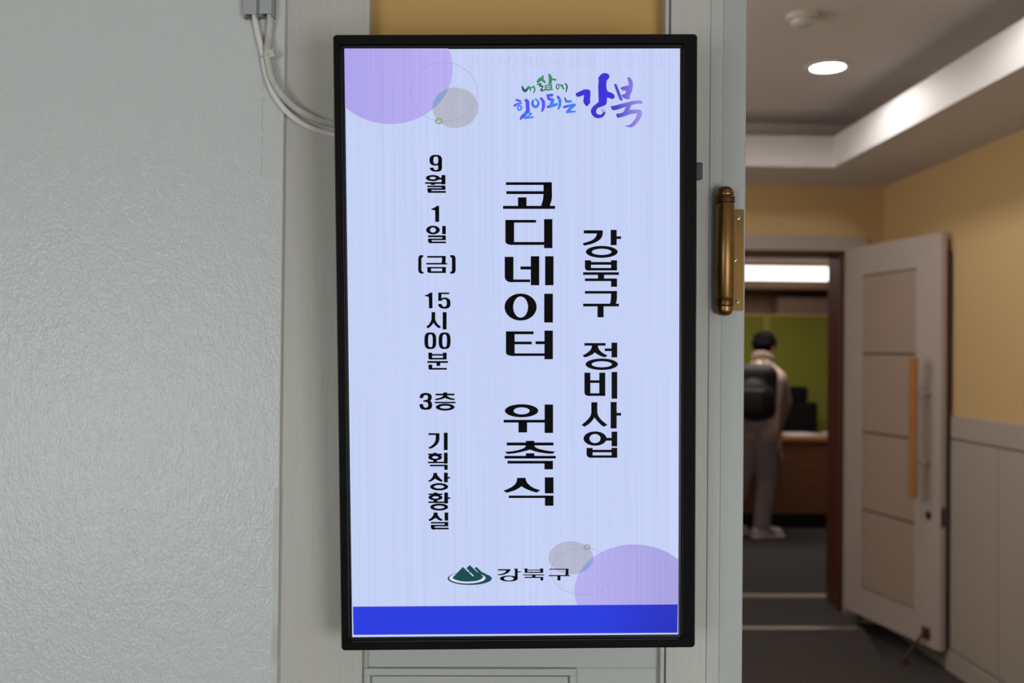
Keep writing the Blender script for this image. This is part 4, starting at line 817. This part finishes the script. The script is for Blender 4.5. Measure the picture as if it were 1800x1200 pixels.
part(lat([(rad * 0.9, hz(357.5)), (rad * 1.05, hz(356.2)), (rad * 1.05, hz(350.6)), (rad * 1.0, hz(350.2)), (rad * 1.0, hz(349.4)), (rad * 1.05, hz(349)), (rad * 1.05, hz(346.4)), (rad * 0.98, hz(344.8)), (rad * 0.76, hz(344.4))]), 'adjuster_collar', dbr, hg, True, 'darkened ring with pin holes')
for a_ in (-40, 25, 150):
    q = Vector((math.sin(math.radians(a_)), -math.cos(math.radians(a_)), 0)); c_ = Vector((ax.x, YH, hz(351)))
    part(MB().cyl(c_ + q * (rad * 0.99), c_ + q * (rad * 1.048), 0.0016, n=12), 'pin_hole', darkgap, hg)
part(lat([(rad * 0.78, hz(345)), (rad * 0.78, hz(343.6)), (rad * 0.93, hz(343.2)), (rad * 0.95, hz(342)), (rad * 0.95, hz(338.2)), (rad * 0.92, hz(337.2)), (rad * 0.76, hz(336.9))]), 'cap_ring', brass, hg, True)
part(lat([(rad * 0.80, hz(337.4)), (rad * 0.84, hz(336.2)), (rad * 0.81, hz(333.5)), (rad * 0.70, hz(330.6)), (rad * 0.48, hz(328.6)), (rad * 0.001, hz(328))]), 'top_cap', dbr, hg, True)
part(lat([(rad * 0.92, hz(537.5)), (rad * 0.97, hz(536)), (rad * 0.97, hz(525.5)), (rad * 0.92, hz(524))]), 'lower_collar', dbr, hg, True)
part(lat([(rad * 0.001, hz(555)), (rad * 0.5, hz(554.2)), (rad * 0.78, hz(551)), (rad * 0.92, hz(545)), (rad * 0.93, hz(538.5)), (rad * 0.86, hz(537.5))]), 'bottom_cap', brass, hg, True)
pl0 = onY(1284, 368, YW); pl1 = onY(1306, 545.5, YW)
part(MB().box((ax.x, YW - 0.0012, pl1.z), (pl1.x, YW + 0.002, pl0.z), 0.0005), 'hinge_plate', mat('brass_plate', (136, 104, 60), 0.45, metal=1.0, var=((30, 30, 14), 0.6, (104, 78, 44))), hg)
for px, py in ((1297.2, 382.5), (1291.5, 456), (1296, 529.3)):
    c_ = onY(px, py, YW - 0.0014); r_ = 0.0032
    sc_ = part(MB().lathe([(r_, 0), (r_ * 0.95, 0.0006), (r_ * 0.6, 0.0011), (0.0001, 0.0013)], c_, axis=(0, -1, 0), n=20), 'screw', mat('screw_metal', (196, 186, 150), 0.35, metal=1.0), hg, True)
    cr = MB(); 
    for a_ in (20, 110): cr.obox(c_ - Vector((0, 0.0013, 0)), (0.0036, 0.0004, 0.0009), Matrix.Rotation(math.radians(a_), 3, 'Y'))
    o = cr.build('screw_slot', darkgap); o.parent = sc_

# ------------------------------------------------------------------ cable trunking and cables
YL = YW - 0.006
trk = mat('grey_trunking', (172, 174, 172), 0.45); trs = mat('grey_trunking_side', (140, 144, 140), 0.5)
def raceway(x0, x1, yb, lb):
    a_ = onY(x0, yb, YL).x; b_ = onY(x1, yb, YL).x; z0 = onY((x0 + x1) / 2, yb, YL).z
    r = empty('cable_raceway', ((a_ + b_) / 2, YL, z0)); bpy.context.view_layer.update(); tag(r, lb, 'cable duct', 'cable ducts at the top of the plaster wall')
    t = 0.0012; d = 0.011
    bs = MB(); bs.box((a_, YL - t, z0), (b_, YL, ZC - 0.002)); bs.box((a_, YL - d, z0), (a_ + t, YL - t, ZC - 0.002)); bs.box((b_ - t, YL - d, z0), (b_, YL - t, ZC - 0.002))
    bs.box((a_ + t, YL - d, z0), (a_ + t + 0.0018, YL - d + t, ZC - 0.002)); bs.box((b_ - t - 0.0018, YL - d, z0), (b_ - t, YL - d + t, ZC - 0.002))
    part(bs, 'channel', trs, r); part(MB().box((a_ - 0.0004, YL - d - 0.0014, z0 + 0.0035), (b_ - 0.0024, YL - d, ZC - 0.002), 0.0008, 2), 'cover', trk, r)
raceway(431.5, 458, 35.5, 'grey plastic cable duct, the left one, feeding the thin white cable')
raceway(459.5, 484.5, 34.5, 'grey plastic cable duct, the right one, feeding the thick grey cable')
def cable(name, pts, rpx, m, lb):
    P = [onY(x, y, yy) for x, y, yy in pts]
    tag(MB().tube(P, rpx * YL / F, 14, 8).build(name, m, None, True), lb, 'cable')
yo = YL - 0.0055
cable('white_cable', [(446, 10, yo), (449, 38, yo), (454, 62, yo), (462, 95, yo), (464.5, 112, yo), (470, 138, yo), (481, 165, yo - 0.001), (500, 192, yo), (522, 211, yo + 0.003), (550, 226, yo + 0.008), (590, 238, yo + 0.012), (630, 245, YW - 0.012)], 5.2, mat('white_cable_sheath', (232, 224, 220), 0.45), 'thin white cable looping below the grey one into the display')
cable('grey_cable', [(475, 10, yo), (475, 38, yo), (473, 62, yo), (470, 90, yo - 0.006), (472, 112, yo - 0.006), (480, 142, yo - 0.006), (495, 166, yo - 0.004), (515, 186, yo), (538, 201, yo + 0.003), (566, 213, yo + 0.008), (600, 221, yo + 0.012), (640, 226, YW - 0.012)], 6.3, mat('grey_cable_sheath', (205, 203, 194), 0.5, var=((60, 60, 40), 0.5, (158, 154, 140))), 'thick grey cable looping from the duct into the display')
ct = mat('cable_tie_nylon', (206, 202, 184), 0.4)
tz = empty('cable_tie', onY(470, 99, YL)); bpy.context.view_layer.update(); tag(tz, 'pale nylon cable tie holding the two cables together', 'cable tie')
tp = MB(); tp.tube([onY(457, 102, yo + 0.002), onY(460, 99.5, yo - 0.0045), onY(466, 96.5, yo - 0.0098), onY(473, 94, yo - 0.0118), onY(480, 91, yo - 0.008), onY(482, 92, yo + 0.001), onY(470, 98, yo + 0.0052), onY(459, 102, yo + 0.004)], 0.0010, 8)
part(tp, 'strap', ct, tz, True)
hd_ = onY(477, 94, yo - 0.0095); part(MB().obox(hd_, (0.0075, 0.005, 0.0105), Matrix.Rotation(math.radians(-18), 3, 'Y'), 0.0016, 2), 'head', ct, tz, True)
